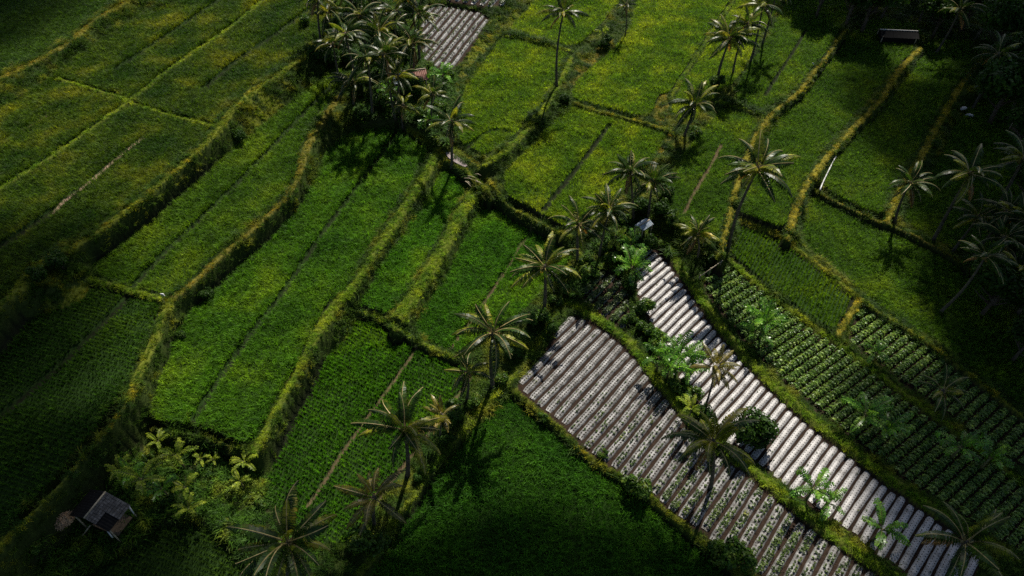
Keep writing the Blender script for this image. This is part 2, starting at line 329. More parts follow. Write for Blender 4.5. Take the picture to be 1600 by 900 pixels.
def solid_mat(name, cols, scale=2., rough=.8, spec=.3, bump=.0, bscale=20.):
    m, t = new_mat(name)
    c = ramp(t, pos_noise(t, scale, 5, .6), cols)
    pb = N(t, 'ShaderNodeBsdfPrincipled'); t.links.new(c, pb.inputs['Base Color'])
    pb.inputs['Roughness'].default_value = rough; pb.inputs['Specular IOR Level'].default_value = spec
    if bump:
        b = N(t, 'ShaderNodeBump'); b.inputs['Strength'].default_value = bump; b.inputs['Distance'].default_value = .05
        t.links.new(pos_noise(t, bscale, 4), b.inputs['Height']); t.links.new(b.outputs[0], pb.inputs['Normal'])
    o = N(t, 'ShaderNodeOutputMaterial'); t.links.new(pb.outputs[0], o.inputs[0]); return m

RICE = {
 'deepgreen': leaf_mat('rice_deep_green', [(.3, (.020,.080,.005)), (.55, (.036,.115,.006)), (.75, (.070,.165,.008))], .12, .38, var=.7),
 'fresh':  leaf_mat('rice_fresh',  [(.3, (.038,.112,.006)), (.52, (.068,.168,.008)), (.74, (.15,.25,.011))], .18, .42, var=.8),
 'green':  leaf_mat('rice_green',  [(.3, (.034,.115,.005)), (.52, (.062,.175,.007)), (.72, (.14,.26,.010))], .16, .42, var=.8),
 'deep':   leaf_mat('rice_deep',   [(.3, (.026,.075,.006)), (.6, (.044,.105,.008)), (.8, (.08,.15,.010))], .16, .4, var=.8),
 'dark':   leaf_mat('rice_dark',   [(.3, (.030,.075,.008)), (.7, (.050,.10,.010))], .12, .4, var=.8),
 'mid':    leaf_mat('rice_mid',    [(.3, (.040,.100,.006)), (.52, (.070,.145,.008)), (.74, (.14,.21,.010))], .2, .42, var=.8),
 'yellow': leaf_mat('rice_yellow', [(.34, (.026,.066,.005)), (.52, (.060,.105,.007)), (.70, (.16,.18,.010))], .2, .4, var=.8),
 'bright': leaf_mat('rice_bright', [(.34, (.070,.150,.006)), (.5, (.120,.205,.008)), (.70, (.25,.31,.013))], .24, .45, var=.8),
}
G_OCHRE = leaf_mat('dry_grass', [(.28, (.07,.11,.009)), (.5, (.16,.16,.012)), (.72, (.30,.22,.02))], .7, .38, var=.7)
G_OLIVE = leaf_mat('olive_grass', [(.3, (.06,.12,.009)), (.5, (.14,.18,.012)), (.7, (.30,.26,.018))], .6, .38, var=.7)
G_GREEN = leaf_mat('bank_grass', [(.3, (.075,.16,.009)), (.5, (.14,.225,.011)), (.7, (.27,.32,.016))], .45, .38, var=.7)
G_YELLOW = leaf_mat('yellow_grass', [(.3, (.10,.13,.010)), (.5, (.24,.22,.014)), (.7, (.36,.30,.02))], .9, .38, var=.7)
G_BANK = leaf_mat('rank_grass', [(.32, (.022,.055,.006)), (.52, (.045,.088,.008)), (.70, (.16,.17,.014))], .4, .3, var=.9)
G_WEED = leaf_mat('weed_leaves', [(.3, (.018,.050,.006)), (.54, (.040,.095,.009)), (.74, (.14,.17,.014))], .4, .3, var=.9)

m_ground, t = new_mat('terrace_ground')
at = N(t, 'ShaderNodeAttribute', attribute_name='tint')
c = mixc(t, 1.0, at.outputs['Color'], ramp(t, pos_noise(t, 3.0, 6, .7), [(.25, (.5,.5,.5)), (.75, (1.5,1.5,1.5))]), 'MULTIPLY')
pb = N(t, 'ShaderNodeBsdfPrincipled'); t.links.new(c, pb.inputs['Base Color']); pb.inputs['Roughness'].default_value = .9
pb.inputs['Specular IOR Level'].default_value = .04
b = N(t, 'ShaderNodeBump'); b.inputs['Strength'].default_value = .8; b.inputs['Distance'].default_value = .08
t.links.new(pos_noise(t, 9, 5), b.inputs['Height']); t.links.new(b.outputs[0], pb.inputs['Normal'])
o = N(t, 'ShaderNodeOutputMaterial'); t.links.new(pb.outputs[0], o.inputs[0])

# ------------------------------------------------------------------ object helpers
def mesh_from(name, V, F, mats=(), smooth_=False, mi=None):
    me = bpy.data.meshes.new(name)
    me.from_pydata([tuple(v) for v in V], [], [tuple(f) for f in F])
    for m in mats: me.materials.append(m)
    if mi is not None: me.polygons.foreach_set('material_index', mi)
    if smooth_: me.polygons.foreach_set('use_smooth', [True] * len(me.polygons))
    me.update(); return me
def obj(name, me, parent=None, loc=None, rot=None, scale=None):
    o = bpy.data.objects.new(name, me); COL.objects.link(o)
    if parent: o.parent = parent
    if loc is not None: o.location = loc
    if rot is not None: o.rotation_euler = rot
    if scale is not None: o.scale = (scale,) * 3 if not hasattr(scale, '__len__') else scale
    return o
def tag(o, label=None, cat=None, group=None, kind=None):
    if label: o['label'] = label
    if cat: o['category'] = cat
    if group: o['group'] = group
    if kind: o['kind'] = kind
    return o
def thing(name, loc, label, cat, group=None, rz=0):
    return tag(obj(name, None, None, loc, (0, 0, rz)), label, cat, group)
class MB:
    def __init__(s): s.V = []; s.F = []; s.M = []; s.m = 0
    def add(s, V, F):
        k = len(s.V); s.V += [tuple(v) for v in V]; s.F += [tuple(i + k for i in f) for f in F]; s.M += [s.m] * len(F)
    def tube(s, pts, rad, n=6, cap=True):
        pts = [Vector(p) for p in pts]; V = []; F = []
        if not hasattr(rad, '__len__'): rad = [rad] * len(pts)
        ref = Vector((0, 0, 1)) if abs((pts[-1] - pts[0]).normalized().z) < .9 else Vector((1, 0, 0))
        for i, p in enumerate(pts):
            d = (pts[min(i + 1, len(pts) - 1)] - pts[max(i - 1, 0)]).normalized()
            a = d.cross(ref).normalized(); b_ = d.cross(a)
            for k in range(n):
                th = 2 * math.pi * k / n
                V.append(p + (a * math.cos(th) + b_ * math.sin(th)) * rad[i])
        for i in range(len(pts) - 1):
            for k in range(n):
                F.append((i * n + k, i * n + (k + 1) % n, (i + 1) * n + (k + 1) % n, (i + 1) * n + k))
        if cap: F.append(tuple(range(n))[::-1]); F.append(tuple((len(pts) - 1) * n + k for k in range(n)))
        s.add(V, F)
    def box(s, c, size, M=None):
        hx, hy, hz = [v / 2 for v in size]; c = Vector(c)
        V = [Vector((x, y, z)) for x in (-hx, hx) for y in (-hy, hy) for z in (-hz, hz)]
        V = [(M @ v if M else v) + c for v in V]
        s.add(V, [(0,1,3,2),(4,6,7,5),(0,4,5,1),(2,3,7,6),(0,2,6,4),(1,5,7,3)])
    def mesh(s, name, mats, smooth_=False): return mesh_from(name, s.V, s.F, mats, smooth_, s.M)

# ground sheet out to the horizon
ex = np.array([-6000., -1500., -500., -200.]); fx = np.concatenate([ex, gx, -ex[::-1]])
fy = np.concatenate([[-6000., -1000., -200., -20.], gy, [200., 500., 1500., 6000.]])
HH = np.pad(H, 4, mode='edge'); CC = np.pad(CLS, 4, mode='edge')
PAL = np.zeros((11, 4)); PAL[:, 3] = 1
PAL[C_BANK, :3] = (.030, .045, .010); PAL[C_RICE, :3] = (.016, .034, .007); PAL[C_OCHRE, :3] = (.11, .10, .02); PAL[C_GREEN, :3] = (.08, .10, .014)
PAL[C_YELLOW, :3] = (.16, .14, .02); PAL[C_DITCH, :3] = (.012, .015, .007); PAL[C_MUD, :3] = (.075, .055, .03); PAL[C_PINK, :3] = (.26, .17, .13)
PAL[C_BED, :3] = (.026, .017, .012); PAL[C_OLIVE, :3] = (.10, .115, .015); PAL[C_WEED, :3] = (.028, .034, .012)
ny, nx = HH.shape
FX, FY = np.meshgrid(fx, fy)
me = bpy.data.meshes.new('ground')
me.vertices.add(nx * ny); me.vertices.foreach_set('co', np.stack([FX, FY, HH], -1).astype(np.float32).ravel())
ii = (np.arange(ny - 1)[:, None] * nx + np.arange(nx - 1)[None]).ravel()
q = np.stack([ii, ii + 1, ii + nx + 1, ii + nx], -1)
me.loops.add(q.size); me.polygons.add(len(q))
me.loops.foreach_set('vertex_index', q.ravel().astype(np.int32)); me.polygons.foreach_set('loop_start', (np.arange(len(q)) * 4).astype(np.int32))
me.polygons.foreach_set('use_smooth', np.ones(len(q), bool))
me.update(calc_edges=True)
ca = me.attributes.new('tint', 'FLOAT_COLOR', 'POINT'); ca.data.foreach_set('color', PAL[CC].astype(np.float32).ravel())
me.materials.append(m_ground)
tag(obj('ground', me), 'terraced valley ground with grassy banks, ditches and muddy paths', kind='structure')

# ------------------------------------------------------------------ scattering of uncountable growth
LIB = {}
def lib(name, meshes):
    c = bpy.data.collections.new(name)
    for i, m in enumerate(meshes):
        c.objects.link(bpy.data.objects.new('%s_%02d' % (name, i), m))
    LIB[name] = c; return c
def scatter_group(c):
    g = bpy.data.node_groups.new('scatter_' + c.name, 'GeometryNodeTree')
    g.interface.new_socket('Geometry', in_out='INPUT', socket_type='NodeSocketGeometry')
    g.interface.new_socket('Geometry', in_out='OUTPUT', socket_type='NodeSocketGeometry')
    a = g.nodes.new('NodeGroupInput'); z = g.nodes.new('NodeGroupOutput')
    ci = g.nodes.new('GeometryNodeCollectionInfo'); ci.inputs[0].default_value = c
    ci.inputs['Separate Children'].default_value = True; ci.inputs['Reset Children'].default_value = True
    ip = g.nodes.new('GeometryNodeInstanceOnPoints'); ip.inputs['Pick Instance'].default_value = True
    def na(n, ty):
        k = g.nodes.new('GeometryNodeInputNamedAttribute'); k.data_type = ty; k.inputs[0].default_value = n; return k.outputs[0]
    er = g.nodes.new('FunctionNodeEulerToRotation')
    L = g.links.new
    L(a.outputs[0], ip.inputs['Points']); L(ci.outputs[0], ip.inputs['Instance'])
    L(na('idx', 'INT'), ip.inputs['Instance Index']); L(na('rot', 'FLOAT_VECTOR'), er.inputs[0]); L(er.outputs[0], ip.inputs['Rotation'])
    L(na('scl', 'FLOAT_VECTOR'), ip.inputs['Scale']); L(ip.outputs[0], z.inputs[0])
    return g
GRP = {}
def scatter(name, c, P_, rot, scl, nvar, label, cat, parent=None, kind='stuff'):
    P_ = np.asarray(P_, np.float32); n = len(P_)
    if n == 0: return None
    me = bpy.data.meshes.new(name); me.vertices.add(n); me.vertices.foreach_set('co', P_.ravel())
    a = me.attributes.new('rot', 'FLOAT_VECTOR', 'POINT'); a.data.foreach_set('vector', np.asarray(rot, np.float32).ravel())
    if np.ndim(scl) == 1: scl = np.repeat(np.asarray(scl)[:, None], 3, 1)
    a = me.attributes.new('scl', 'FLOAT_VECTOR', 'POINT'); a.data.foreach_set('vector', np.asarray(scl, np.float32).ravel())
    a = me.attributes.new('idx', 'INT', 'POINT'); a.data.foreach_set('value', rng.integers(0, nvar, n).astype(np.int32))
    me.update()
    o = obj(name, me, parent)
    if c.name not in GRP: GRP[c.name] = scatter_group(c)
    md = o.modifiers.new('scatter', 'NODES'); md.node_group = GRP[c.name]
    tag(o, label, cat, kind=kind); return o
def tuft(seed, n, h, spread, lean, w, mat, segs=2, jit=.3):
    r = random.Random(seed); V = []; F = []
    for i in range(n):
        a = r.uniform(0, 2 * math.pi); rr = spread * math.sqrt(r.random()); x, y = rr * math.cos(a), rr * math.sin(a)
        az = r.uniform(0, 2 * math.pi); ln = lean * r.uniform(.3, 1.2); hh = h * r.uniform(1 - jit, 1 + jit)
        d = Vector((math.cos(az), math.sin(az), 0)); s_ = Vector((-math.sin(az), math.cos(az), 0)) * w * .5
        k = len(V); p0 = Vector((x, y, -.05)); p1 = p0 + d * ln * .35 * hh + Vector((0, 0, hh * .62)); p2 = p0 + d * ln * hh + Vector((0, 0, hh * (1 - .25 * ln)))
        V += [p0 - s_, p0 + s_, p1 + s_ * .9, p1 - s_ * .9, p2]
        F += [(k, k + 1, k + 2, k + 3), (k + 3, k + 2, k + 4)]
    return mesh_from('tuft', V, F, [mat])
def in_view(x, y, z, m=60):
    px, py = proj(x, y, z); return (px > -m) & (px < 1600 + m) & (py > -m) & (py < 900 + m)
FIELD_LABEL = {
 'F1': 'dark rice crop on the highest terrace in the upper left corner', 'F2': 'yellowing rice on the long upper left terraces above the weedy bank',
 'F3': 'even green rice on the narrow strip between two ochre banks, left', 'F4': 'dark rice in fine rows on the lower left terrace beside the hut bank',
 'F5': 'bright green rice on the long central left terrace split by one furrow', 'F6': 'deep green rice on the small strip below the path junction',
 'F7': 'deep green rice between the wide grassy bank and the palm row', 'F8': 'rice in rows on the terrace crossed by brown mud paths above the hut palms',
 'F22': 'dark rice in faint rows on the small patch right below the field hut', 'F9': 'dense dark green rice in the big wedge at the bottom centre', 'F10': 'green rice in the small plot above the leafy vegetable rows',
 'F11': 'green rice on the shaded plot right of the white edging', 'F12': 'green rice between the first two yellow banks at right',
 'F13': 'green rice between the two right yellow banks', 'F14': 'shaded rice right of the last yellow bank under tall palms',
 'F15': 'shaded green rice left of the first yellow bank', 'F16': 'dark green rice on the plot at the top right below the forest',
 'F17': 'bright yellow green rice on the wide plot at top centre', 'F17b': 'narrow rice strip beside the top centre plot behind the palms',
 'F18': 'bright rice right of the path junction with a dark furrow', 'F19': 'smooth bright rice left of the tall slender palm',
 'F20': 'bright rice on the topmost plot behind the tall slender palm'}
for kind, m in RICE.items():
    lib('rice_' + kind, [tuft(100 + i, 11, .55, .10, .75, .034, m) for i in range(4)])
for kind, m in RICE.items():
    if kind in ('deep', 'green', 'mid', 'dark'):
        lib('ricerow_' + kind, [tuft(150 + i, 11, .46, .06, .5, .036, m) for i in range(4)])
ROWF = ('F4', 'F8', 'F10', 'F22')
ROWDIR = {'F4': (1, .28), 'F8': (1, .5), 'F9': (1, .6), 'F10': (-.45, 1), 'F13': (-.7, 1), 'F12': (-.7, 1), 'F2': (1, .45), 'F3': (1, .35), 'F5': (1, .35)}
for fi, (n, z, kind, pts, hh) in enumerate(FIELDS):
    p = FP[n]; rd = ROWDIR.get(n, (1, .4))
    c0 = np.mean(pts, 0); a = G(c0[0], c0[1], z); b_ = G(c0[0] + rd[0] * 20, c0[1] + rd[1] * 20, z); d = (b_ - a) / np.linalg.norm(b_ - a)
    e = np.array([-d[1], d[0]]); ctr = p.mean(0); rad = np.abs(p - ctr).max() * 1.5
    sa, sb = (.13, .36) if n in ROWF else (.20, .26)
    U, V_ = np.meshgrid(np.arange(-rad, rad, sa), np.arange(-rad, rad, sb))
    U = U.ravel() + rng.normal(0, .06, U.size); V_ = V_.ravel() + rng.normal(0, .034 if n in ROWF else .05, V_.size)
    X = ctr[0] + U * d[0] + V_ * e[0]; Y = ctr[1] + U * d[1] + V_ * e[1]
    k = (X > X0) & (X < X1) & (Y > Y0) & (Y < Y1); X, Y = X[k], Y[k]
    k = in_view(X, Y, z); X, Y = X[k], Y[k]
    k = inside(p, X, Y); X, Y = X[k], Y[k]
    ok = np.ones(len(X), bool)
    for lp, w in LINES:
        if lp[:, 0].min() - 1 > X.max() or lp[:, 0].max() + 1 < X.min() or lp[:, 1].min() - 1 > Y.max() or lp[:, 1].max() + 1 < Y.min(): continue
        ok &= dist_line(lp, X, Y) > w
    j = np.clip(((Y - Y0) / STEP + .5).astype(int), 0, NY - 1); i_ = np.clip(((X - X0) / STEP + .5).astype(int), 0, NX - 1)
    ok &= RICE_ID[j, i_] == fi
    X, Y = X[ok], Y[ok]; nn = len(X)
    s = hh / .55 * (1 + .45 * vnoise(X, Y, 2.5, 20) + .5 * vnoise(X, Y, .55, 21)) * rng.uniform(.8, 1.15, nn)
    rot = np.stack([.25 * vnoise(X, Y, 4, 22) + rng.normal(0, .07, nn), .25 * vnoise(X, Y, 4, 23), rng.uniform(0, 6.28, nn)], -1)
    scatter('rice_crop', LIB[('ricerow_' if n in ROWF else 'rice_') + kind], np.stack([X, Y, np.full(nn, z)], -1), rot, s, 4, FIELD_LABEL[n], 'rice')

# grass on banks
lib('g_ochre', [tuft(200 + i, 22, .16, .15, 1.0, .026, G_OCHRE, jit=.6) for i in range(4)])
lib('g_yellow', [tuft(210 + i, 22, .15, .15, 1.1, .026, G_YELLOW, jit=.5) for i in range(4)])
lib('g_olive', [tuft(260 + i, 22, .18, .15, 1.0, .026, G_OLIVE, jit=.5) for i in range(4)])
lib('g_green', [tuft(220 + i, 22, .20, .15, 1.0, .026, G_GREEN, jit=.5) for i in range(4)])
lib('g_bank', [tuft(230 + i, 20, .34, .2, 1.0, .028, G_BANK, jit=.6) for i in range(5)])
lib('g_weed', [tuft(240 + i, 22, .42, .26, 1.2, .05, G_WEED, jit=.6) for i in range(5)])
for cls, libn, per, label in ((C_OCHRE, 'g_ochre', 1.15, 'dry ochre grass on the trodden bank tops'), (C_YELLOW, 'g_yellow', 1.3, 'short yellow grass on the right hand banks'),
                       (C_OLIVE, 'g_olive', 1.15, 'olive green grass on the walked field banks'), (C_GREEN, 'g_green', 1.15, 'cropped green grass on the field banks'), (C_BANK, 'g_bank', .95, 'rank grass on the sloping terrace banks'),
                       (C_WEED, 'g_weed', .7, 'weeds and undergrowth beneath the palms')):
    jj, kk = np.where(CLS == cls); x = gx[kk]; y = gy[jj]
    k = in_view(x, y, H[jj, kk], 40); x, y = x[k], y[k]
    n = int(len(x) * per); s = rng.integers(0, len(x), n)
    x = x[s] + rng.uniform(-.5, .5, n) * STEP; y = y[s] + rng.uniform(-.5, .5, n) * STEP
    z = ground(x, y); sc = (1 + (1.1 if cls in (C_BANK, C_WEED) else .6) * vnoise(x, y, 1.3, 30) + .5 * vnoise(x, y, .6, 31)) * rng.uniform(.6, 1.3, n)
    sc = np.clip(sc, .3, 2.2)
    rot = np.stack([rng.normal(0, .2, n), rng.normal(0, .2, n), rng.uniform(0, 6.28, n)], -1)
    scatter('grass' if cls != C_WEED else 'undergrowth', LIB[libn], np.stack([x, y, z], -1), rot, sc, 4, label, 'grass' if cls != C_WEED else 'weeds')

# ------------------------------------------------------------------ beds under plastic and leafy rows
def film_mat(name, cs, hr):
 m_film, t = new_mat(name)
 def M_(op, a, b_=None):
     n = N(t, 'ShaderNodeMath', operation=op)
     for i, v in enumerate([a, b_]):
         if v is None: continue
         if isinstance(v, (int, float)): n.inputs[i].default_value = v
         else: t.links.new(v, n.inputs[i])
     return n.outputs[0]
 uv = N(t, 'ShaderNodeUVMap'); sx = N(t, 'ShaderNodeSeparateXYZ'); t.links.new(uv.outputs[0], sx.inputs[0])
 hu = M_('SUBTRACT', M_('ABSOLUTE', sx.outputs[0]), .13)
 hv = M_('SUBTRACT', M_('MODULO', sx.outputs[1], .26), .13)
 hole = M_('LESS_THAN', M_('SQRT', M_('ADD', M_('MULTIPLY', hu, hu), M_('MULTIPLY', M_('MULTIPLY', hv, hv), .5))), hr)
 filmc = ramp(t, pos_noise(t, 1.2, 7, .72), cs)
 c = mixc(t, hole, filmc, (.02, .016, .012, 1))
 pb = N(t, 'ShaderNodeBsdfPrincipled'); t.links.new(c, pb.inputs['Base Color']); pb.inputs['Roughness'].default_value = .5
 pb.inputs['Specular IOR Level'].default_value = .22 if hr > .06 else .4
 b = N(t, 'ShaderNodeBump'); b.inputs['Strength'].default_value = .7; b.inputs['Distance'].default_value = .06
 t.links.new(pos_noise(t, 6, 4), b.inputs['Height']); t.links.new(b.outputs[0], pb.inputs['Normal'])
 o = N(t, 'ShaderNodeOutputMaterial'); t.links.new(pb.outputs[0], o.inputs[0])
 return m_film
FILM = {
 'M1': film_mat('grey_mulch_film', [(.34, (.05,.045,.038)), (.48, (.15,.147,.14)), (.62, (.27,.265,.255))], .075),
 'M2': film_mat('silver_mulch_film', [(.3, (.12,.105,.09)), (.44, (.25,.24,.23)), (.6, (.38,.365,.35))], .040)}
m_soil = solid_mat('bed_soil', [(.3, (.03,.02,.014)), (.7, (.07,.048,.034))], 3., .9, .2, .8, 12)
m_veg = leaf_mat('vegetable_leaves', [(.3, (.06,.125,.018)), (.55, (.12,.21,.035)), (.75, (.26,.34,.08))], 1.2, .25, .45, .4, var=0.)
m_seed = leaf_mat('seedling_leaves', [(.3, (.03,.06,.012)), (.6, (.07,.11,.02)), (.85, (.19,.19,.05))], .8, .3, .45, .4)
def leaf_cloud(name, C_, nrm, size, mat, seed=0, aspect=1.7, fold=.0):
    """many separate leaf faces: C_ centres, nrm outward directions"""
    r = np.random.default_rng(seed); n = len(C_)
    nrm = nrm + r.normal(0, .55, (n, 3)); nrm /= np.linalg.norm(nrm, axis=1)[:, None] + 1e-9
    a = np.cross(nrm, r.normal(0, 1, (n, 3))); a /= np.linalg.norm(a, axis=1)[:, None] + 1e-9
    b_ = np.cross(nrm, a); s_ = size * r.uniform(.55, 1.25, (n, 1))
    p0 = C_ - a * s_ * aspect * .5; p2 = C_ + a * s_ * aspect * .5 - nrm * s_ * .25; pm = C_ + nrm * s_ * .12
    l = pm + b_ * s_ * .5 - nrm * s_ * .15; rr = pm - b_ * s_ * .5 - nrm * s_ * .15
    V = np.stack([p0, l, p2, rr], 1).reshape(-1, 3); i = np.arange(n) * 4
    me = bpy.data.meshes.new(name); me.vertices.add(len(V)); me.vertices.foreach_set('co', V.astype(np.float32).ravel())
    T = np.stack([i, i + 1, i + 2, i, i + 2, i + 3], -1).reshape(-1).astype(np.int32)
    me.loops.add(len(T)); me.polygons.add(2 * n); me.loops.foreach_set('vertex_index', T)
    me.polygons.foreach_set('loop_start', (np.arange(2 * n) * 3).astype(np.int32)); me.update(calc_edges=True)
    me.materials.append(mat); return me
def row_segments(p, d, spacing, start=.4):
    e = np.array([-d[1], d[0]]); ctr = p.mean(0); rel = p - ctr; v0, v1 = (rel @ e).min(), (rel @ e).max(); L = np.abs(rel @ d).max() + 1
    out = []; v = v0 + spacing * start
    while v < v1:
        u = np.arange(-L, L, .1); x = ctr[0] + u * d[0] + v * e[0]; y = ctr[1] + u * d[1] + v * e[1]
        k = inside(p, x, y); idx = np.where(k)[0]
        if len(idx):
            for run in np.split(idx, np.where(np.diff(idx) > 1)[0] + 1):
                if len(run) > 12:
                    out.append((np.array([x[run[0]], y[run[0]]]) , np.array([x[run[-1]], y[run[-1]]])))
        v += spacing
    return out
def bed_mesh(a, b_, z, w, h, mat, seed):
    r = random.Random(seed); L = float(np.linalg.norm(b_ - a)); c = (a + b_) / 2; d = (b_ - a) / L; e = np.array([-d[1], d[0]])
    n = max(6, int(L / .35)); prof = [(-.5, -.06), (-.44, .55), (-.28, .95), (0, 1.05), (.28, .95), (.44, .55), (.5, -.06)]
    V = []; F = []; UVv = []
    ph = r.uniform(0, 6)
    for i in range(n + 1):
        t_ = i / n; endf = min(1, min(t_, 1 - t_) * L / .25 + .25); wob = math.sin(t_ * L * .9 + ph) * .03
        for (pu, ph_) in prof:
            ww = w * (1 + r.uniform(-.05, .05)) ; u_ = pu * ww * (.7 + .3 * endf) + wob
            q = c + d * (t_ - .5) * L + e * u_
            V.append((q[0] - c[0], q[1] - c[1], ph_ * h * endf + r.uniform(-.015, .015))); UVv.append((pu * w, t_ * L))
    m = len(prof)
    for i in range(n):
        for k in range(m - 1): F.append((i * m + k, i * m + k + 1, (i + 1) * m + k + 1, (i + 1) * m + k))
    F.append(tuple(range(m))); F.append(tuple(n * m + k for k in range(m))[::-1])
    me = mesh_from('bed', V, F, [mat], True); ul = me.uv_layers.new(name='UVMap')
    vi = np.zeros(len(me.loops), np.int32); me.loops.foreach_get('vertex_index', vi)
    ul.data.foreach_set('uv', np.array(UVv, np.float32)[vi].ravel())
    return me, c
def world_dir(px, py, dx, dy, z):
    a = G(px, py, z); b_ = G(px + dx, py + dy, z); return (b_ - a) / np.linalg.norm(b_ - a)
PLOT_INFO = {
 'M1': ('plot of grey plastic covered beds with seedlings, left of the grassy path', 'film', (950, 600, -95, 107), .92, .68, .2),
 'M2': ('plot of bright silver plastic covered beds right of the grassy path', 'film', (1140, 600, -68, 75), 0.74, .57, .2),
 'M3': ('small overgrown plot of beds above the grey plastic beds', 'film', (940, 470, -80, 85), 1.05, .6, .18),
 'V1': ('lower plot of leafy green vegetable rows beside the silver beds', 'leaf', (1300, 600, -80, 60), .85, .60, .2),
 'V2': ('upper plot of leafy green vegetable rows below the shaded rice', 'leaf', (1420, 560, -72, 58), .88, .60, .2),
 'M4': ('far plot of narrow plastic covered beds beside the palm grove', 'film', (710, 60, -50, 62), 1.0, .60, .2),
 'M5': ('farthest strip of white plastic covered beds at the top edge', 'film', (740, 0, -40, 42), 1.3, .7, .22)}
sp, ssc = [], []
lib('seedling', [leaf_cloud('seedling', np.random.default_rng(i).normal(0, .07, (16, 3)) * [1, 1, .5] + [0, 0, .1], np.tile([0, 0, 1.], (16, 1)), .10, m_seed, i) for i in range(4)])
for n, z, pts in PLOTS:
    label, kind, (px, py, dx, dy), spc, bw, bh = PLOT_INFO[n]
    d = world_dir(px, py, dx, dy, z); p = PP[n]
    root = tag(obj('bed_plot', None, None, (p[:, 0].mean(), p[:, 1].mean(), z)), label, 'vegetable beds', kind='structure')
    seeds = []
    for si, (a, b_) in enumerate(row_segments(p, d, spc)):
        sh = rng.uniform(.1, .45, 2); dd = (b_ - a) / np.linalg.norm(b_ - a); a = a + dd * sh[0]; b_ = b_ - dd * sh[1]
        if not (in_view(*a, z, 150) or in_view(*b_, z, 150)): continue
        me, c = bed_mesh(a, b_, z, bw, bh, FILM['M2' if n in ('M2', 'M5') else 'M1'] if kind == 'film' else m_soil, si)
        bo = obj('raised_bed', me, root, (c[0] - root.location.x, c[1] - root.location.y, .0))
        L = np.linalg.norm(b_ - a); e = np.array([-dd[1], dd[0]])
        if kind == 'leaf':
            nl = int(L * 280); r = np.random.default_rng(si + 50)
            u = r.uniform(-L / 2, L / 2, nl); th = r.uniform(-1.45, 1.45, nl)
            ctr_u = np.round(u / .42) * .42; bulge = .8 + .35 * np.cos((u - ctr_u) / .42 * 2 * math.pi)* .5 + .12 * np.sin(ctr_u * 7.3)
            rad = .38 * bulge * r.uniform(.75, 1.05, nl)
            off = np.sin(th) * rad; hz = bh * .7 + np.cos(th) * rad * .95
            C_ = np.stack([dd[0] * -u + e[0] * off, dd[1] * -u + e[1] * off, hz], -1)
            C_[:, :2] += r.normal(0, .03, (nl, 2))
            nr = np.stack([e[0] * np.sin(th), e[1] * np.sin(th), np.cos(th)], -1)
            obj('leafy_crop', leaf_cloud('leafy_crop', C_, nr, .12, m_veg, si), bo, (0, 0, 0))
        else:
            for v in np.arange(.2, L - .15, .26):
                for su in (-.13, .13):
                    q = a + dd * v + e * su
                    pxx, pyy = proj(q[0], q[1], z)
                    dens = {'M1': .10 + .55 * min(1, max(0, (pyy - 570) / 230)), 'M2': .03, 'M3': 1., 'M4': .35, 'M5': 1.}[n]
                    dens *= .6 + 1.2 * (float(vnoise(q[0], q[1], 2.0, 40)) + .5)
                    if rng.random() < dens:
                        seeds.append((q[0], q[1], z + bh, rng.uniform(.5, 1.0) * (.55 + 1.0 * dens * (1.35 if n in ('M3', 'M5') else 1))))
    if seeds:
        sd = np.array(seeds); k = len(sd)
        scatter('seedlings', LIB['seedling'], sd[:, :3] - np.array(root.location), np.stack([rng.normal(0, .3, k), rng.normal(0, .3, k), rng.uniform(0, 6.28, k)], -1), sd[:, 3], 4, None, None, root)

# ------------------------------------------------------------------ coconut palms
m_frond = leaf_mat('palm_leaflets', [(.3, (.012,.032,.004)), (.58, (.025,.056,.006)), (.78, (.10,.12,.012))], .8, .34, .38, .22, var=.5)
m_lime = leaf_mat('sunlit_tone_leaflets', [(.3, (.07,.11,.008)), (.55, (.16,.18,.012)), (.75, (.34,.29,.03))], .8, .38, .4, .3, var=.5)  # lighter copy of the leaflets, sunlight put into the colour
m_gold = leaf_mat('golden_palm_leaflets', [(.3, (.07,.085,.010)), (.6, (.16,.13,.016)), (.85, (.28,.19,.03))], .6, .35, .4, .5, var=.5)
m_dead = leaf_mat('dead_palm_leaflets', [(.3, (.12,.065,.02)), (.7, (.26,.14,.045))], .6, .25, .6, .3, var=.4)
m_rach = solid_mat('palm_rachis', [(.3, (.14,.12,.04)), (.7, (.40,.31,.13))], 3., .4, .4)
m_trunk = solid_mat('palm_trunk_bark', [(.3, (.035,.03,.022)), (.7, (.12,.10,.075))], 2.5, .8, .3, .6, 14)
m_nut = solid_mat('coconut_husk', [(.3, (.10,.10,.02)), (.7, (.22,.13,.04))], 3., .6, .3)
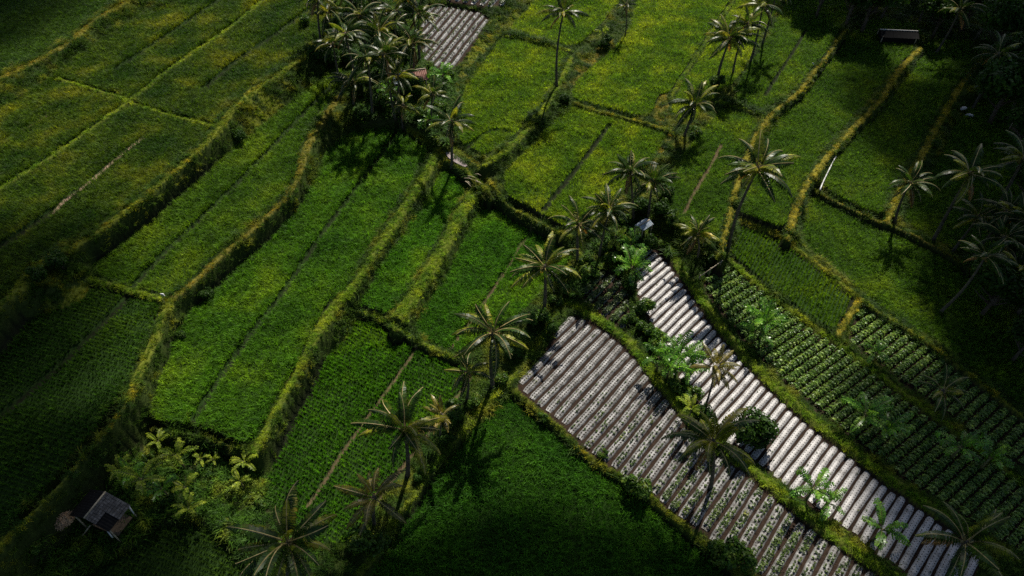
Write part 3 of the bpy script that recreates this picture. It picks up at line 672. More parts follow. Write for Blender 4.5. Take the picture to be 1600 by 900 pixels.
def frond_mesh(seed, e0, bend, mat, L=3.9, nl=38, droop=.9, wide=.92):
    r = random.Random(seed); b = MB(); n = 16; pts = []; tan = []; p = Vector((0.12, 0, 0)); sw = r.uniform(-.25, .25)
    for i in range(n + 1):
        t_ = i / n; a = e0 - bend * t_ ** 1.35; y = sw * t_ * t_
        dirv = Vector((math.cos(a) * math.cos(y), math.cos(a) * math.sin(y), math.sin(a)))
        pts.append(p.copy()); tan.append(dirv); p = p + dirv * L / n
    b.m = 1; b.tube(pts, [.055 * (1 - .75 * i / n) + .008 for i in range(n + 1)], 4, False); b.m = 0
    V = []; F = []
    for k in range(nl):
        t_ = .14 + .86 * (k + .5) / nl; f = t_ * n; i = min(n - 1, int(f)); q = pts[i].lerp(pts[i + 1], f - i); T = tan[min(n, int(round(f)))]
        side = Vector((0, 0, 1)).cross(T)
        side = side.normalized() if side.length > .05 else Vector((0, 1, 0))
        prof = (.45 + .55 * math.sin(math.pi * min(1, t_ * .95 + .12))) * (1 if t_ < .8 else 1 - (t_ - .8) * 2.6)
        for s_ in (-1, 1):
            if r.random() < .05: continue
            l = .98 * prof * r.uniform(.8, 1.1) * wide; fw = r.uniform(.35, .6); dr = droop * r.uniform(1.0, 1.7)
            d1 = (side * s_ * 1.0 + T * fw + Vector((0, 0, -.25 * dr + .1))).normalized()
            d2 = (side * s_ * .35 + T * fw * .8 + Vector((0, 0, -1.1 * dr))).normalized()
            p1 = q + d1 * l * .45; p2 = p1 + d2 * l * .6; w_ = T * .054
            m = len(V); V += [q - w_ * .7, q + w_ * .7, p1 + w_, p1 - w_, p2]; F += [(m, m + 1, m + 2, m + 3), (m + 3, m + 2, m + 4)]
    b.add(V, F); return b.mesh('frond', [mat, m_rach])
FR = {}
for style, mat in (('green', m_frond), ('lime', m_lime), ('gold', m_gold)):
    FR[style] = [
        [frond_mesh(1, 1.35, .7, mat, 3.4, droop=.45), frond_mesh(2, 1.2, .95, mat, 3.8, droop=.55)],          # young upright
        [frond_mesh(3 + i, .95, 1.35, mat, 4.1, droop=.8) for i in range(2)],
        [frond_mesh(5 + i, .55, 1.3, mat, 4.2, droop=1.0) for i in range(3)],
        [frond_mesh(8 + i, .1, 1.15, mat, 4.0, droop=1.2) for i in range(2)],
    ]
DEAD = [frond_mesh(20 + i, -.7, .7, m_dead, 3.2, droop=1.3) for i in range(2)]
def nuts_mesh():
    b = MB(); r = random.Random(5)
    for k in range(9):
        a = r.uniform(0, 6.28); c = Vector((math.cos(a) * .28, math.sin(a) * .28, r.uniform(-.35, -.05))); V = []; F = []
        for i in range(1, 4):
            for j in range(6):
                th = math.pi * i / 4; ph = 2 * math.pi * j / 6
                V.append(c + Vector((.12 * math.sin(th) * math.cos(ph), .12 * math.sin(th) * math.sin(ph), .15 * math.cos(th))))
        V += [c + Vector((0, 0, .15)), c - Vector((0, 0, .15))]
        for i in range(2):
            for j in range(6): F.append((i * 6 + j, (i + 1) * 6 + j, (i + 1) * 6 + (j + 1) % 6, i * 6 + (j + 1) % 6))
        for j in range(6): F.append((18, j, (j + 1) % 6)); F.append((19, 12 + (j + 1) % 6, 12 + j))
        b.add(V, F)
    return b.mesh('coconut_bunch', [m_nut], True)
NUTS = nuts_mesh()
def palm(label, crown, base=None, h=None, size=1.0, style='green', nf=22, sun=.2, group=None, cat='palm tree', nuts=True, seed=0, dead=1):  # sun: share of fronds drawn in the sunlit tone
    r = random.Random(seed * 77 + int(crown[0]) * 3 + int(crown[1]))
    if base is not None:
        B = GT(*base); dx, dy, dz = rays(*crown)
        t_ = B.y / float(dy); C = Vector((float(dx) * t_, B.y, CAM_Z + float(dz) * t_))
    else:
        z0 = GT(crown[0], crown[1] + 60).z; q = G(crown[0], crown[1], z0 + h); z0 = float(ground(q[0], q[1]))
        q = G(crown[0], crown[1], z0 + h); C = Vector((q[0], q[1], z0 + h)); bx = q[0] + r.uniform(-.1, .1) * h; by = q[1] + r.uniform(-.06, .06) * h
        B = Vector((bx, by, float(ground(bx, by))))
    root = thing('palm_tree', B, label, cat, group); top = C - B; h = top.z
    b = MB(); n = 12; bow = Vector((r.uniform(-.04, .04) * h, r.uniform(-.03, .03) * h, 0)); pts = []
    for i in range(n + 1):
        t_ = i / n; pts.append(Vector((top.x * t_ ** 1.25, top.y * t_ ** 1.25, h * t_ - .15 * (1 - t_))) + bow * math.sin(math.pi * t_))
    b.tube(pts, [.19 * max(.55, size) * (1 - .48 * (i / n)) + (.08 if i == 0 else 0) for i in range(n + 1)], 8)
    b.tube([top + Vector((0, 0, -.35)), top + Vector((0, 0, .0)), top + Vector((0, 0, .35))], [.17, .24, .06], 7)
    obj('trunk', b.mesh('trunk', [m_trunk], True), root)
    az = r.uniform(0, 6.28); size *= .93
    for k in range(nf):
        t_ = k / (nf - 1); tier = 0 if t_ < .16 else 1 if t_ < .45 else 2 if t_ < .8 else 3
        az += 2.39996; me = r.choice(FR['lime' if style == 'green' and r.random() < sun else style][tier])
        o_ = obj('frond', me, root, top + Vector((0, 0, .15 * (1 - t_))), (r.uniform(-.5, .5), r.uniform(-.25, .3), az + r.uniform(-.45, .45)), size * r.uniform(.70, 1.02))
    for k in range(dead):
        tag(obj('frond', r.choice(DEAD), root, top + Vector((0, 0, -.1)), (0, 0, r.uniform(0, 6.28)), size * r.uniform(.8, 1)), 'dry brown hanging frond')
    if nuts: obj('coconut_bunch', NUTS, root, top, (0, 0, r.uniform(0, 6)), 1.0)
    return root
PALMS = [
 ('tall slender palm with dark drooping crown between the two top rice plots', (880,20), (870,135), dict(size=.92, nf=17)),
 ('palm with long pale fronds beside the narrow strip at top right', (1140,62), (1120,128), dict(size=1.1)),
 ('dark palm standing between the top centre plot and the shaded strip', (1085,165), (1068,215), dict(size=1.0)),
 ('lone palm beside the water puddle at the path junction', (705,192), (706,262), dict(size=.92, nf=16)),
 ('tall leaning palm at the foot of the first yellow bank', (1183,265), (1136,400), dict(size=1.1, nf=22)),
 ('uppermost palm of the cluster above the tin shelter', (985,268), (990,345), dict(size=.85)),
 ('leaning palm with pale trunk left of the tin shelter', (952,330), (936,404), dict(size=.82)),
 ('palm with broad crown directly above the tin shelter', (1019,285), (1012,345), dict(size=.85)),
 ('slim palm at the end of the ochre path, left of the leaning pale trunk', (904,352), (903,408), dict(size=.9, nf=15)),
 ('palm with arched yellowish fronds at the upper end of the palm row', (851,418), (850,486), dict(sun=.45, size=1.0, style='green')),
 ('palm with a straight pale trunk in the middle of the palm row', (770,520), (770,607), dict(sun=.45, size=1.05, nf=18)),
 ('smaller palm with drooping fronds left of the middle palm', (731,582), (728,628), dict(sun=.45, size=.72, nf=12)),
 ('sunlit palm with wide open crown above the pink mud path', (632,672), (637,743), dict(sun=.45, size=1.05, nf=20)),
 ('young golden palm low beside the grassy ditch bank', (585,778), (585,820), dict(size=.85, style='gold', nf=13, nuts=False)),
 ('large palm with glossy curved fronds at the bottom left edge of the rice', (450,848), (452,915), dict(sun=.45, size=1.12, nf=22)),
 ('big palm with long yellow ribs over the grey beds and grassy path', (1114,690), (1110,762), dict(sun=.6, size=.98, nf=20)),
 ('golden young palm between the silver beds and the banana clump', (1117,575), (1100,640), dict(size=.62, style='gold', nf=13, nuts=False)),
 ('squat bushy palm with straight fronds above the bamboo rails', (1090,368), (1090,402), dict(sun=.45, size=.72, nf=24, nuts=False)),
 ('palm with one orange frond at the foot of the last yellow bank', (1422,287), (1398,348), dict(size=.85, nf=16)),
 ('tall palm leaning over the shaded rice right of the last yellow bank', (1515,272), (1457,378), dict(size=1.05, nf=18)),
 ('palm reaching in from the right edge with pale fronds', (1598,250), (1545,350), dict(size=1.1, nf=18)),
 ('wide palm with long thin fronds at the lower right end of the silver beds', (1508,848), (1496,885), dict(size=1.05, nf=14, nuts=False)),
 ('small palm among the upper vegetable rows near the dark edge', (1472,612), (1462,640), dict(size=.7, nf=12, nuts=False)),
 ('short palm left of the roofed shed in the grove', (552,130), (552,168), dict(size=.85, nf=18)),
 ('palm rising in front of the roofed shed beside the far beds', (645,68), (645,132), dict(size=.95, nf=18)),
 ('palm at the front of the grove above the palm by the puddle', (675,148), (674,190), dict(size=.72, nf=14)),
 ('small palm in the weeds just below the roofed shed', (630,165), (630,200), dict(size=.7, nf=12)),
 ('short palm tucked behind the sunlit palm on the ditch bank', (690,650), (688,690), dict(size=.55, style='gold', nf=10, nuts=False)),
]
for i, (lab, cr, ba, kw) in enumerate(PALMS): palm(lab, cr, ba, seed=i, **kw)
GROVE = ['palm at the left edge of the upper grove, beside the yellowing rice', 'low palm near the left edge of the grove, below its neighbour', 'palm in the left middle of the grove with upright centre',
 'broad palm in the very middle of the upper grove', 'palm in the grove close to the top edge of the picture', 'palm in the lower middle of the grove above the dark shade', 'lower grove palm between the middle one and the short left palm',
 'palm overlapping the left edge of the far plastic beds', 'lowest palm on the left side of the grove', 'palm cut by the top edge left of the far beds', 'palm cut by the top edge over the grove middle', 'palm cut by the top edge over the grove left part',
 'palm just left of the roofed shed in the grove', 'leftmost grove palm cut by the top edge']
for i, (x, y) in enumerate([(512,22), (540,55), (563,25), (592,52), (618,20), (600,85), (575,95), (655,25), (520,70), (640,-10), (580,-15), (545,-20), (622,120), (497,-5)]):
    palm(GROVE[i], (x, y), h=5 + (i * 7 % 4), size=.85 + .05 * (i % 4), nf=18, seed=60 + i, group='palms crowded in the upper grove', dead=i % 2)
for i, (x, y) in enumerate([(1192,8), (1168,38), (1215,-15), (978,8)]):
    palm(['palm at the top edge beside the dark top right plot', 'palm just above the pale fronded palm', 'palm cut by the top edge near the forest', 'small palm on the bank behind the top centre plot'][i], (x, y), h=[8, 7, 8, 4.5][i], size=[.9, .8, .9, .55][i], nf=15, seed=80 + i)
for i, (x, y) in enumerate([(1528,340), (1568,372), (1600,345), (1540,400), (1590,420), (1640,420), (1575,330)]):
    palm('shaded palm in the dark thicket at the right edge', (x, y), h=5 + (i * 5 % 4), size=.8 + .06 * (i % 3), nf=15, seed=100 + i, group='palms in the thicket at the right edge')
for i, (x, y) in enumerate([(1300,-35), (1345,-25), (1400,-30), (1450,-12), (1500,15), (1555,10), (1600,60), (1560,85), (1600,130), (1475,-35), (1640,100)]):
    palm('shaded palm in the dark forest at the top right corner', (x, y), h=4.5 + (i * 5 % 3), size=.9, nf=15, seed=130 + i, group='palms in the top right forest')

# ------------------------------------------------------------------ banana plants
m_ban = leaf_mat('banana_leaves', [(.3, (.05,.15,.014)), (.55, (.10,.24,.02)), (.8, (.22,.33,.04))], .9, .35, .35, .5, var=.4)
m_ban2 = leaf_mat('banana_leaves_pale', [(.3, (.13,.21,.02)), (.6, (.26,.32,.035)), (.85, (.38,.42,.05))], .9, .42, .45, .15, var=.4)
m_stem = solid_mat('banana_stem', [(.3, (.06,.07,.02)), (.7, (.16,.14,.06))], 4., .6, .4)
def banana_leaf(seed, e0, bend, mat, L=1.9):
    r = random.Random(seed); b = MB(); n = 14; pts = []; tan = []; p = Vector((.05, 0, 0))
    for i in range(n + 1):
        t_ = i / n; a = e0 - bend * t_ ** 1.5; T = Vector((math.cos(a), 0, math.sin(a))); pts.append(p.copy()); tan.append(T); p = p + T * L / n
    b.m = 1; b.tube(pts, [.035 * (1 - .85 * i / n) + .004 for i in range(n + 1)], 4, False); b.m = 0
    V = []; F = []
    for s_ in (-1, 1):
        for i in range(2, n):
            t0, t1 = i / n, (i + 1) / n - .012 - (.02 if r.random() < .35 else 0)
            def wd(t_): return .26 * math.sin(math.pi * min(1, max(0, (t_ - .1) / .92))) ** .55 + .02
            vd = r.uniform(-.12, .12) + (.25 if r.random() < .25 else 0)
            for (ta, tb) in ((t0, t1),):
                k = len(V); q0 = pts[i]; q1 = pts[i].lerp(pts[i + 1], (tb - ta) * n)
                up = Vector((-tan[i].z, 0, tan[i].x))
                m0 = Vector((0, s_, 0)) * wd(ta) * .55 + up * .07; e_0 = Vector((0, s_, 0)) * wd(ta) + up * (.02 - vd)
                m1 = Vector((0, s_, 0)) * wd(tb) * .55 + up * .07; e_1 = Vector((0, s_, 0)) * wd(tb) + up * (.02 - vd)
                V += [q0, q1, q1 + m1 + tan[i] * .05, q0 + m0 + tan[i] * .05, q1 + e_1 + tan[i] * .08, q0 + e_0 + tan[i] * .08]
                F += [(k, k + 1, k + 2, k + 3), (k + 3, k + 2, k + 4, k + 5)]
    b.add(V, F); return b.mesh('leaf', [mat, m_stem])
BL = {k: [banana_leaf(1, 1.35, .6, m), banana_leaf(2, 1.0, 1.2, m), banana_leaf(3, .7, 1.3, m), banana_leaf(4, .4, 1.3, m), banana_leaf(5, 1.1, 1.6, m, 2.1)] for k, m in (('g', m_ban), ('p', m_ban2))}
def banana(label, crown, h=1.8, size=1.0, nl=8, k='g', group=None):
    r = random.Random(int(crown[0] * 31 + crown[1])); size *= .84 if k == 'p' else 1.0; z0 = GT(crown[0], crown[1] + 12).z
    q = G(crown[0], crown[1], z0 + h); z0 = float(ground(q[0], q[1])); root = thing('banana_plant', (q[0], q[1], z0), label, 'banana plant', group)
    b = MB(); b.tube([(0, 0, -.1), (.02, 0, h * .5), (0, 0, h + .1)], [.13 * size, .10 * size, .06 * size], 7); obj('stem', b.mesh('stem', [m_stem], True), root)
    az = r.uniform(0, 6)
    for i in range(nl):
        az += 2.39996 + r.uniform(-.4, .4); obj('leaf', BL[k][0 if i == 0 else r.choice([1, 2, 3, 4])], root, (0, 0, h), (r.uniform(-.25, .25), r.uniform(-.2, .2), az), size * r.uniform(.8, 1.15))
    return root
for lab, cr, kw in [
 ('pale banana plant at the left end of the clump behind the hut', (185,733), dict(h=1.8, size=.85, k='p')),
 ('largest pale banana plant just above the hut roof', (222,750), dict(h=2.3, size=1.15, k='p')),
 ('small pale banana plant standing highest in the clump by the hut', (247,690), dict(h=1.6, size=.7, k='p')),
 ('banana plant with wide leaves in the middle of the hut clump', (275,712), dict(h=2.3, size=1.0, k='p')),
 ('banana plant low on the right side of the hut clump', (290,762), dict(h=1.5, size=.8, k='p')),
 ('isolated young banana plant right of the hut on open weeds', (297,797), dict(h=1.0, size=.75, k='p', nl=7)),
 ('tiny banana plant in the weeds above the clump', (313,716), dict(h=1.0, size=.55, k='p', nl=6)),
 ('very small banana plant right of the tiny one in the weeds', (334,718), dict(h=1.0, size=.5, k='p', nl=6)),
 ('banana plant in the shaded gap close to the hut corner', (255,765), dict(h=1.6, size=.8, k='g')),
 ('green banana plant hidden between the larger two by the hut', (205,742), dict(h=1.4, size=.8, k='g')),
 ('banana plant at the lower corner of the long rice terrace', (383,722), dict(h=1.8, size=.8, k='p')),
 ('smaller banana plant below the corner of the long terrace', (375,752), dict(h=1.4, size=.65, k='p')),
 ('banana plant with broad upright leaves at the head of the silver beds', (988,420), dict(h=2.0, size=1.3, k='g', nl=12)),
 ('dense banana plant beside the golden palm over the silver beds', (1062,557), dict(h=2.2, size=1.25, k='g', nl=12)),
 ('banana plant behind the dense one touching the leafy shrubs', (1045,575), dict(h=1.8, size=1.0, k='g', nl=10)),
 ('banana plant low against the grassy path below the dense one', (1073,583), dict(h=1.7, size=1.0, k='g', nl=9)),
 ('banana plant squeezed between the shrubs and the silver beds', (1030,560), dict(h=2.0, size=1.0, k='g', nl=9)),
 ('banana plant right of the dense one, leaning over the silver film', (1085,560), dict(h=1.8, size=.9, k='g', nl=8)),
 ('yellowed banana plant on the path below the golden palm', (1080,640), dict(h=1.6, size=.9, k='p', nl=8)),
 ('banana plant with drooping leaves at the edge of the vegetable rows', (1195,505), dict(h=2.2, size=1.2, k='g', nl=12)),
 ('second banana plant left below the drooping one in the vegetable rows', (1180,520), dict(h=1.6, size=1.0, k='g', nl=9)),
 ('small banana plant on the grassy divider between the vegetable plots', (1368,552), dict(h=1.2, size=.75, k='g', nl=8)),
 ('banana plant with upright leaves in the lower vegetable rows', (1352,648), dict(h=2.0, size=1.15, k='g', nl=11)),
 ('banana plant with wide leaves right of the upright one in the rows', (1385,670), dict(h=1.8, size=1.1, k='g', nl=9)),
 ('banana plant with tall upright leaf beside the lower silver beds', (1270,765), dict(h=2.0, size=1.1, k='g', nl=10)),
 ('smaller banana plant leaning right of the tall leafed one on silver beds', (1292,785), dict(h=1.4, size=.85, k='g', nl=8)),
 ('banana plant standing near the bottom end of the silver beds', (1378,828), dict(h=2.0, size=1.1, k='g', nl=11)),
 ('shaded banana plant in the dark rows at the right edge', (1548,715), dict(h=1.8, size=1.0, k='g', nl=9)),
 ('shaded banana plant among rows below the upper small palm', (1500,700), dict(h=1.8, size=1.0, k='g', nl=9)),
 ('pale small banana plant on the ochre bank behind the top plots', (942,52), dict(h=1.6, size=.8, k='p', nl=9)),
 ('banana plant beside the tin shelter under the palms', (985,385), dict(h=1.8, size=.95, k='g', nl=9)),
 ('banana plant with yellowing leaves left of the tin shelter', (962,372), dict(h=2.0, size=1.0, k='p', nl=8)),
 ('bright banana plant at the lower corner of the far beds', (692,118), dict(h=2.0, size=1.0, k='g', nl=10)),
 ('banana plant in the weeds under the front palm of the grove', (668,178), dict(h=1.6, size=.9, k='g', nl=9)),
 ('banana plant beside the roofed shed under the grove palms', (610,148), dict(h=1.8, size=.9, k='g', nl=9))]:
    banana(lab, cr, **kw)

# ------------------------------------------------------------------ shrubs and broadleaf trees
m_shr = leaf_mat('shrub_leaves', [(.3, (.024,.065,.008)), (.55, (.055,.115,.012)), (.8, (.16,.19,.025))], 1.5, .35, .45, .2, var=.3)
m_dark = leaf_mat('tree_leaves', [(.3, (.014,.040,.005)), (.6, (.028,.066,.007)), (.85, (.06,.10,.010))], .5, .3, .5, .12, var=.3)
m_wood = solid_mat('tree_bark', [(.3, (.05,.04,.03)), (.7, (.12,.095,.07))], 4., .85, .2, .6, 16)
def crown_pts(seed, n, rx, rz, lobes, cz):
    r = np.random.default_rng(seed); C_ = []; Nn = []
    cen = r.normal(0, 1, (lobes, 3)); cen /= np.linalg.norm(cen, axis=1)[:, None]; cen *= r.uniform(.3, .72, (lobes, 1)); cen[:, 2] *= .8
    lr = r.uniform(.3, .55, lobes)
    for c, l in zip(cen, lr):
        m = int(n / lobes); d = r.normal(0, 1, (m, 3)); d /= np.linalg.norm(d, axis=1)[:, None]
        q = c + d * l * r.uniform(.55, 1.06, (m, 1)); C_.append(q * [rx, rx, rz] + [0, 0, cz]); Nn.append(d + [0, 0, .35])
    return np.concatenate(C_), np.concatenate(Nn)
SH = []
for i in range(4):
    a, b_ = crown_pts(i, 1500, 1.0, .85, 7, .8); SH.append(leaf_cloud('foliage', a, b_, .13, m_shr, i))
SHD = []
for i in range(2):
    a, b_ = crown_pts(i + 9, 2600, 1.0, .95, 10, .95); SHD.append(leaf_cloud('foliage', a, b_, .11, m_dark, i))
def stemmesh(h, r0, limbs, seed):
    r = random.Random(seed); b = MB(); b.tube([(0, 0, -.2), (.03 * h, 0, h * .4), (0, .02 * h, h)], [r0, r0 * .75, r0 * .35], 7)
    for k in range(limbs):
        a = r.uniform(0, 6.28); z = h * r.uniform(.35, .8); l = h * .45
        b.tube([(0.02 * h, 0, z), (math.cos(a) * l * .5, math.sin(a) * l * .5, z + l * .35), (math.cos(a) * l, math.sin(a) * l, z + l * .8)], [r0 * .4, r0 * .28, r0 * .1], 5)
    return b.mesh('stem', [m_wood], True)
SS = stemmesh(.9, .06, 5, 1); TS = stemmesh(4.2, .22, 7, 2)
TR = []
for i in range(3):
    a, b_ = crown_pts(i + 30, 5200, 3.0, 2.2, 14, 5.0); TR.append(leaf_cloud('crown', a, b_, .26, m_dark, i))
def shrub(label, px, size, dark=False, group=None, sq=1.0):
    B = GT(*px); root = thing('shrub', B, label, 'shrub', group, random.uniform(0, 6))
    obj('stem', SS, root, (0, 0, 0), None, size); obj('foliage', random.choice(SHD if dark else SH), root, (0, 0, 0), None, (size, size, size * sq)); return root
for lab, px, s_, dk in [
 ('round dark evergreen bush beside the silver beds', (1172,694), 2.25, True),
 ('leafy bush casting a shadow on the big rice wedge', (993,768), 1.3, False),
 ('small round bush on the ochre bank left of the leafy one', (941,712), .5, False),
 ('green bush left of the head of the silver beds', (1002,488), 1.2, False),
 ('spotted leafy shrub in the row left of the silver beds, highest', (1008,520), 1.0, False),
 ('pale leafy shrub below the highest one of the shrub row', (1022,538), 1.3, False),
 ('leafy shrub at the lower end of the shrub row by the bananas', (1038,560), 1.1, False),
 ('straggly shrub over the last grey beds at the bottom edge', (1150,885), 1.5, False),
 ('low straggly shrub left of the one over the last grey beds', (1118,870), 1.0, False),
 ('bushy shrub between the dense bananas and the round bush', (1078,628), 1.2, False),
 ('dark shrub under the golden palm over the silver beds', (1092,655), 1.1, True),
 ('shrub on the grassy path left below the golden palm', (1060,612), 1.0, False),
 ('shrub beneath the upright banana at the head of the silver beds', (985,452), 1.1, True),
 ('leafy shrub at the foot of the palm row near the tin shelter', (948,405), 1.2, False),
 ('shrub tangled between the leaning pale trunk and the shelter', (970,398), 1.2, True),
 ('dense shrub below the three palms over the shelter', (1000,335), 1.3, True),
 ('shrub at the foot of the slim palm on the ochre path', (915,412), .8, False),
 ('shrub below the palm with arched fronds in the row', (868,478), .8, False),
 ('shrub at the foot of the middle palm of the row', (782,600), .8, False),
 ('low shrub beside the smaller drooping palm of the row', (742,632), .8, False),
 ('shrub on the ditch bank below the sunlit palm', (655,745), .7, False),
 ('low shrub beside the small beds above the grey plastic', (983,505), .8, False),
 ('dark green shrub at the foot of the golden low palm', (577,855), 1.5, False),
 ('small shrub on the corner of the grey beds by the rice wedge', (848,655), .5, False),
 ('shrub hanging on the bank below the top centre plot', (882,163), .9, True),
 ('dark shrub on the bank behind the slender palm', (945,78), 1.2, True),
 ('dark shrub at the hollow on the far left bank', (100,420), 1.3, True),
 ('low dark shrub in the bank left of the hollow', (65,440), 1.0, True),
 ('shrub on the shaded bank behind the narrow left strip', (375,222), 1.0, True),
 ('dark shrub beside the foot of the grove palms', (520,100), 1.4, True),
 ('light green bush at the bottom corner of the far beds', (702,125), 1.0, False),
 ('dark shrub behind the tin shelter', (1030,335), 1.2, True),
 ('green bush right of the tin shelter', (1045,350), 1.1, False),
 ('bush under the squat palm above the bamboo rail', (1112,408), .8, False),
 ('low shrub on the bank end between the palm row and small beds', (890,462), .9, False),
 ('dark shrub on the shaded ochre bank foot', (325,470), .9, True),
 ('small shrub in the brown notch of the ochre bank', (285,530), .6, True)]:
    shrub(lab, px, s_, dk)
BELT = ['shrub filling the gap left of the slim palm by the ochre path', 'shrub on the palm row bank above the middle palm', 'dark shrub beneath the arched fronds in the palm row', 'shrub between the palm row and the corner of the grey beds',
 'dark shrub against the leaning pale palm trunk', 'shrub right below the tin shelter', 'shrub under the uppermost palm over the shelter', 'dark shrub right of the three palms over the shelter', 'shrub on the ditch bank beside the smaller drooping palm',
 'shrub on the bank between sunlit palm and rice wedge', 'dark shrub on the bank between the two dark palms at top right', 'shrub below the pale fronded palm at top right']
for i, (x, y) in enumerate([(885,430), (800,560), (840,505), (862,520), (925,430), (1012,392), (975,350), (1040,310), (715,650), (700,690), (1085,215), (1118,140)]):
    shrub(BELT[i], (x, y), .85 + .18 * (i % 3), i % 2 == 1)
for i, (x, y) in enumerate([(480,40), (500,95), (545,100), (580,70), (620,60), (560,150), (600,170), (645,150), (660,190), (590,125), (625,95), (530,60), (690,175), (640,20), (560,20)]):
    shrub('dark undergrowth shrub beneath the grove palms', (x, y), 1.1 + .25 * (i % 4), i % 3 != 0, 'shrubs under the grove palms')
HUTSH = ['weedy shrub at the top left of the banana clump by the hut', 'weedy shrub on the bank slope above the hut', 'shrub against the right corner of the hut roof', 'weedy shrub right of the low banana plant in the clump',
 'weedy shrub in the open weeds near the tiny banana plants', 'shrub at the left foot of the rice terrace by the bottom palm', 'weedy shrub between the isolated banana and the big bottom palm', 'low shrub in deep shade left below the hut',
 'small shrub just below the isolated young banana plant', 'dark small shrub on the bank left of the hut ridge', 'shrub inside the banana clump under its largest leaves', 'small shrub at the lower edge of the banana clump']
for i, (x, y) in enumerate([(190,700), (160,715), (210,775), (330,750), (350,700), (410,790), (350,820), (60,860), (310,840), (120,745), (235,720), (265,785)]):
    shrub(HUTSH[i], (x, y), .35 + .08 * (i % 4), i % 4 == 0, 'shrubs around the hut')
for i, (x, y) in enumerate([(1275,-2), (1320,14), (1365,-6), (1345,22), (1455,30), (1500,20), (1545,60), (1590,40), (1620,110), (1560,110), (1600,170), (1545,165), (1585,215), (1640,240), (1640,20), (1480,-10), (1340,-30), (1430,-30), (1560,-20), (1250,-30)]):
    B = GT(x, y + 30); root = thing('broadleaf_tree', B, 'dark broadleaf tree in the shaded forest at top right', 'tree', 'trees of the top right forest', random.uniform(0, 6)); sc = 1.0 + .14 * (i % 4)
    obj('trunk', TS, root, (0, 0, 0), None, sc); obj('crown', TR[i % 3], root, (0, 0, 0), None, sc)
for i, (x, y) in enumerate([(1555,450), (1600,500), (1530,470), (1640,560), (1580,540), (1650,470), (1590,300), (1640,380), (1545,380)]):
    B = GT(x, y + 25); root = thing('broadleaf_tree', B, 'dark broadleaf tree in the thicket at the right edge', 'tree', 'trees in the right edge thicket', random.uniform(0, 6)); sc = .8 + .12 * (i % 4)
    obj('trunk', TS, root, (0, 0, 0), None, sc); obj('crown', TR[i % 3], root, (0, 0, 0), None, sc)

# ------------------------------------------------------------------ huts and small things
m_shing = solid_mat('weathered_roof_tile', [(.3, (.012,.012,.012)), (.5, (.03,.03,.03)), (.72, (.12,.118,.115))], 3.2, .6, .4, .5, 18)
m_black = solid_mat('near_black', [(.3, (.006,.006,.006)), (.7, (.012,.012,.012))], 3, .8, .05)  # near black; also carries the shade put on the far roof slope
m_pole = solid_mat('pale_bamboo', [(.3, (.20,.16,.10)), (.7, (.42,.35,.24))], 3, .6, .4)
m_straw = solid_mat('rice_straw', [(.3, (.24,.15,.08)), (.7, (.50,.34,.20))], 2.5, .8, .2)
m_tin = solid_mat('weathered_tin', [(.3, (.20,.24,.28)), (.7, (.45,.50,.55))], 1.6, .4, .5)
m_rust = solid_mat('rusty_tin', [(.3, (.16,.07,.05)), (.7, (.36,.17,.12))], 1.6, .6, .4)
m_white = solid_mat('white_plastic', [(.3, (.35,.35,.34)), (.7, (.6,.6,.58))], 3, .6, .5)
m_wall = solid_mat('woven_wall', [(.3, (.06,.045,.03)), (.7, (.13,.095,.06))], 4, .9, .2)
m_pale = solid_mat('pale_render', [(.3, (.40,.38,.35)), (.7, (.62,.60,.56))], 2, .8, .3)
def roof_tiles(name, a, b_, c, d, rows, cols, mat, parent, org, seed=0, skip=None, th=.05):
    """a-b ridge, d-c eave (d under a): overlapping tiles in courses"""
    r = random.Random(seed); mb = MB(); a, b_, c, d = [Vector(v) - org for v in (a, b_, c, d)]; nrm = (b_ - a).cross(d - a).normalized()
    if nrm.z < 0: nrm = -nrm
    P_ = lambda u, v: a.lerp(b_, u).lerp(d.lerp(c, u), v)
    for i in range(rows):
        for j in range(cols):
            u0, u1, v0, v1 = j / cols + .004, (j + 1) / cols - .004, i / rows, (i + 1.25) / rows
            if skip and skip((u0 + u1) / 2, (v0 + v1) / 2): continue
            k = r.uniform(-.012, .02); o1, o2 = nrm * (th * .2 + k), nrm * (th * 1.1 + k)
            V = [P_(u0, v0) + o1, P_(u1, v0) + o1, P_(u1, v1) + o2, P_(u0, v1) + o2]; V += [v - nrm * th * .6 for v in V]
            mb.add(V, [(0, 1, 2, 3), (7, 6, 5, 4), (0, 4, 5, 1), (1, 5, 6, 2), (2, 6, 7, 3), (3, 7, 4, 0)])
    return obj(name, mb.mesh(name, [mat]), parent)
def V3(px, py, z): q = G(px, py, z); return Vector((q[0], q[1], z))
def sheet_quad(mb, a, b_, c, d, th=.02, waves=0, amp=.03):
    n = max(1, waves * 4); nr = (b_ - a).cross(d - a).normalized(); nr = nr if nr.z > 0 else -nr; V = []
    for i in range(n + 1):
        u = i / n; o_ = nr * amp * math.sin(u * waves * 2 * math.pi) if waves else Vector((0, 0, 0))
        V += [a.lerp(b_, u) + o_, d.lerp(c, u) + o_, a.lerp(b_, u) + o_ - nr * th, d.lerp(c, u) + o_ - nr * th]
    F = []
    for i in range(n):
        k = i * 4; F += [(k, k + 4, k + 5, k + 1), (k + 2, k + 3, k + 7, k + 6), (k, k + 2, k + 6, k + 4), (k + 1, k + 5, k + 7, k + 3)]
    F += [(0, 1, 3, 2), (n * 4, n * 4 + 2, n * 4 + 3, n * 4 + 1)]; mb.add(V, F)
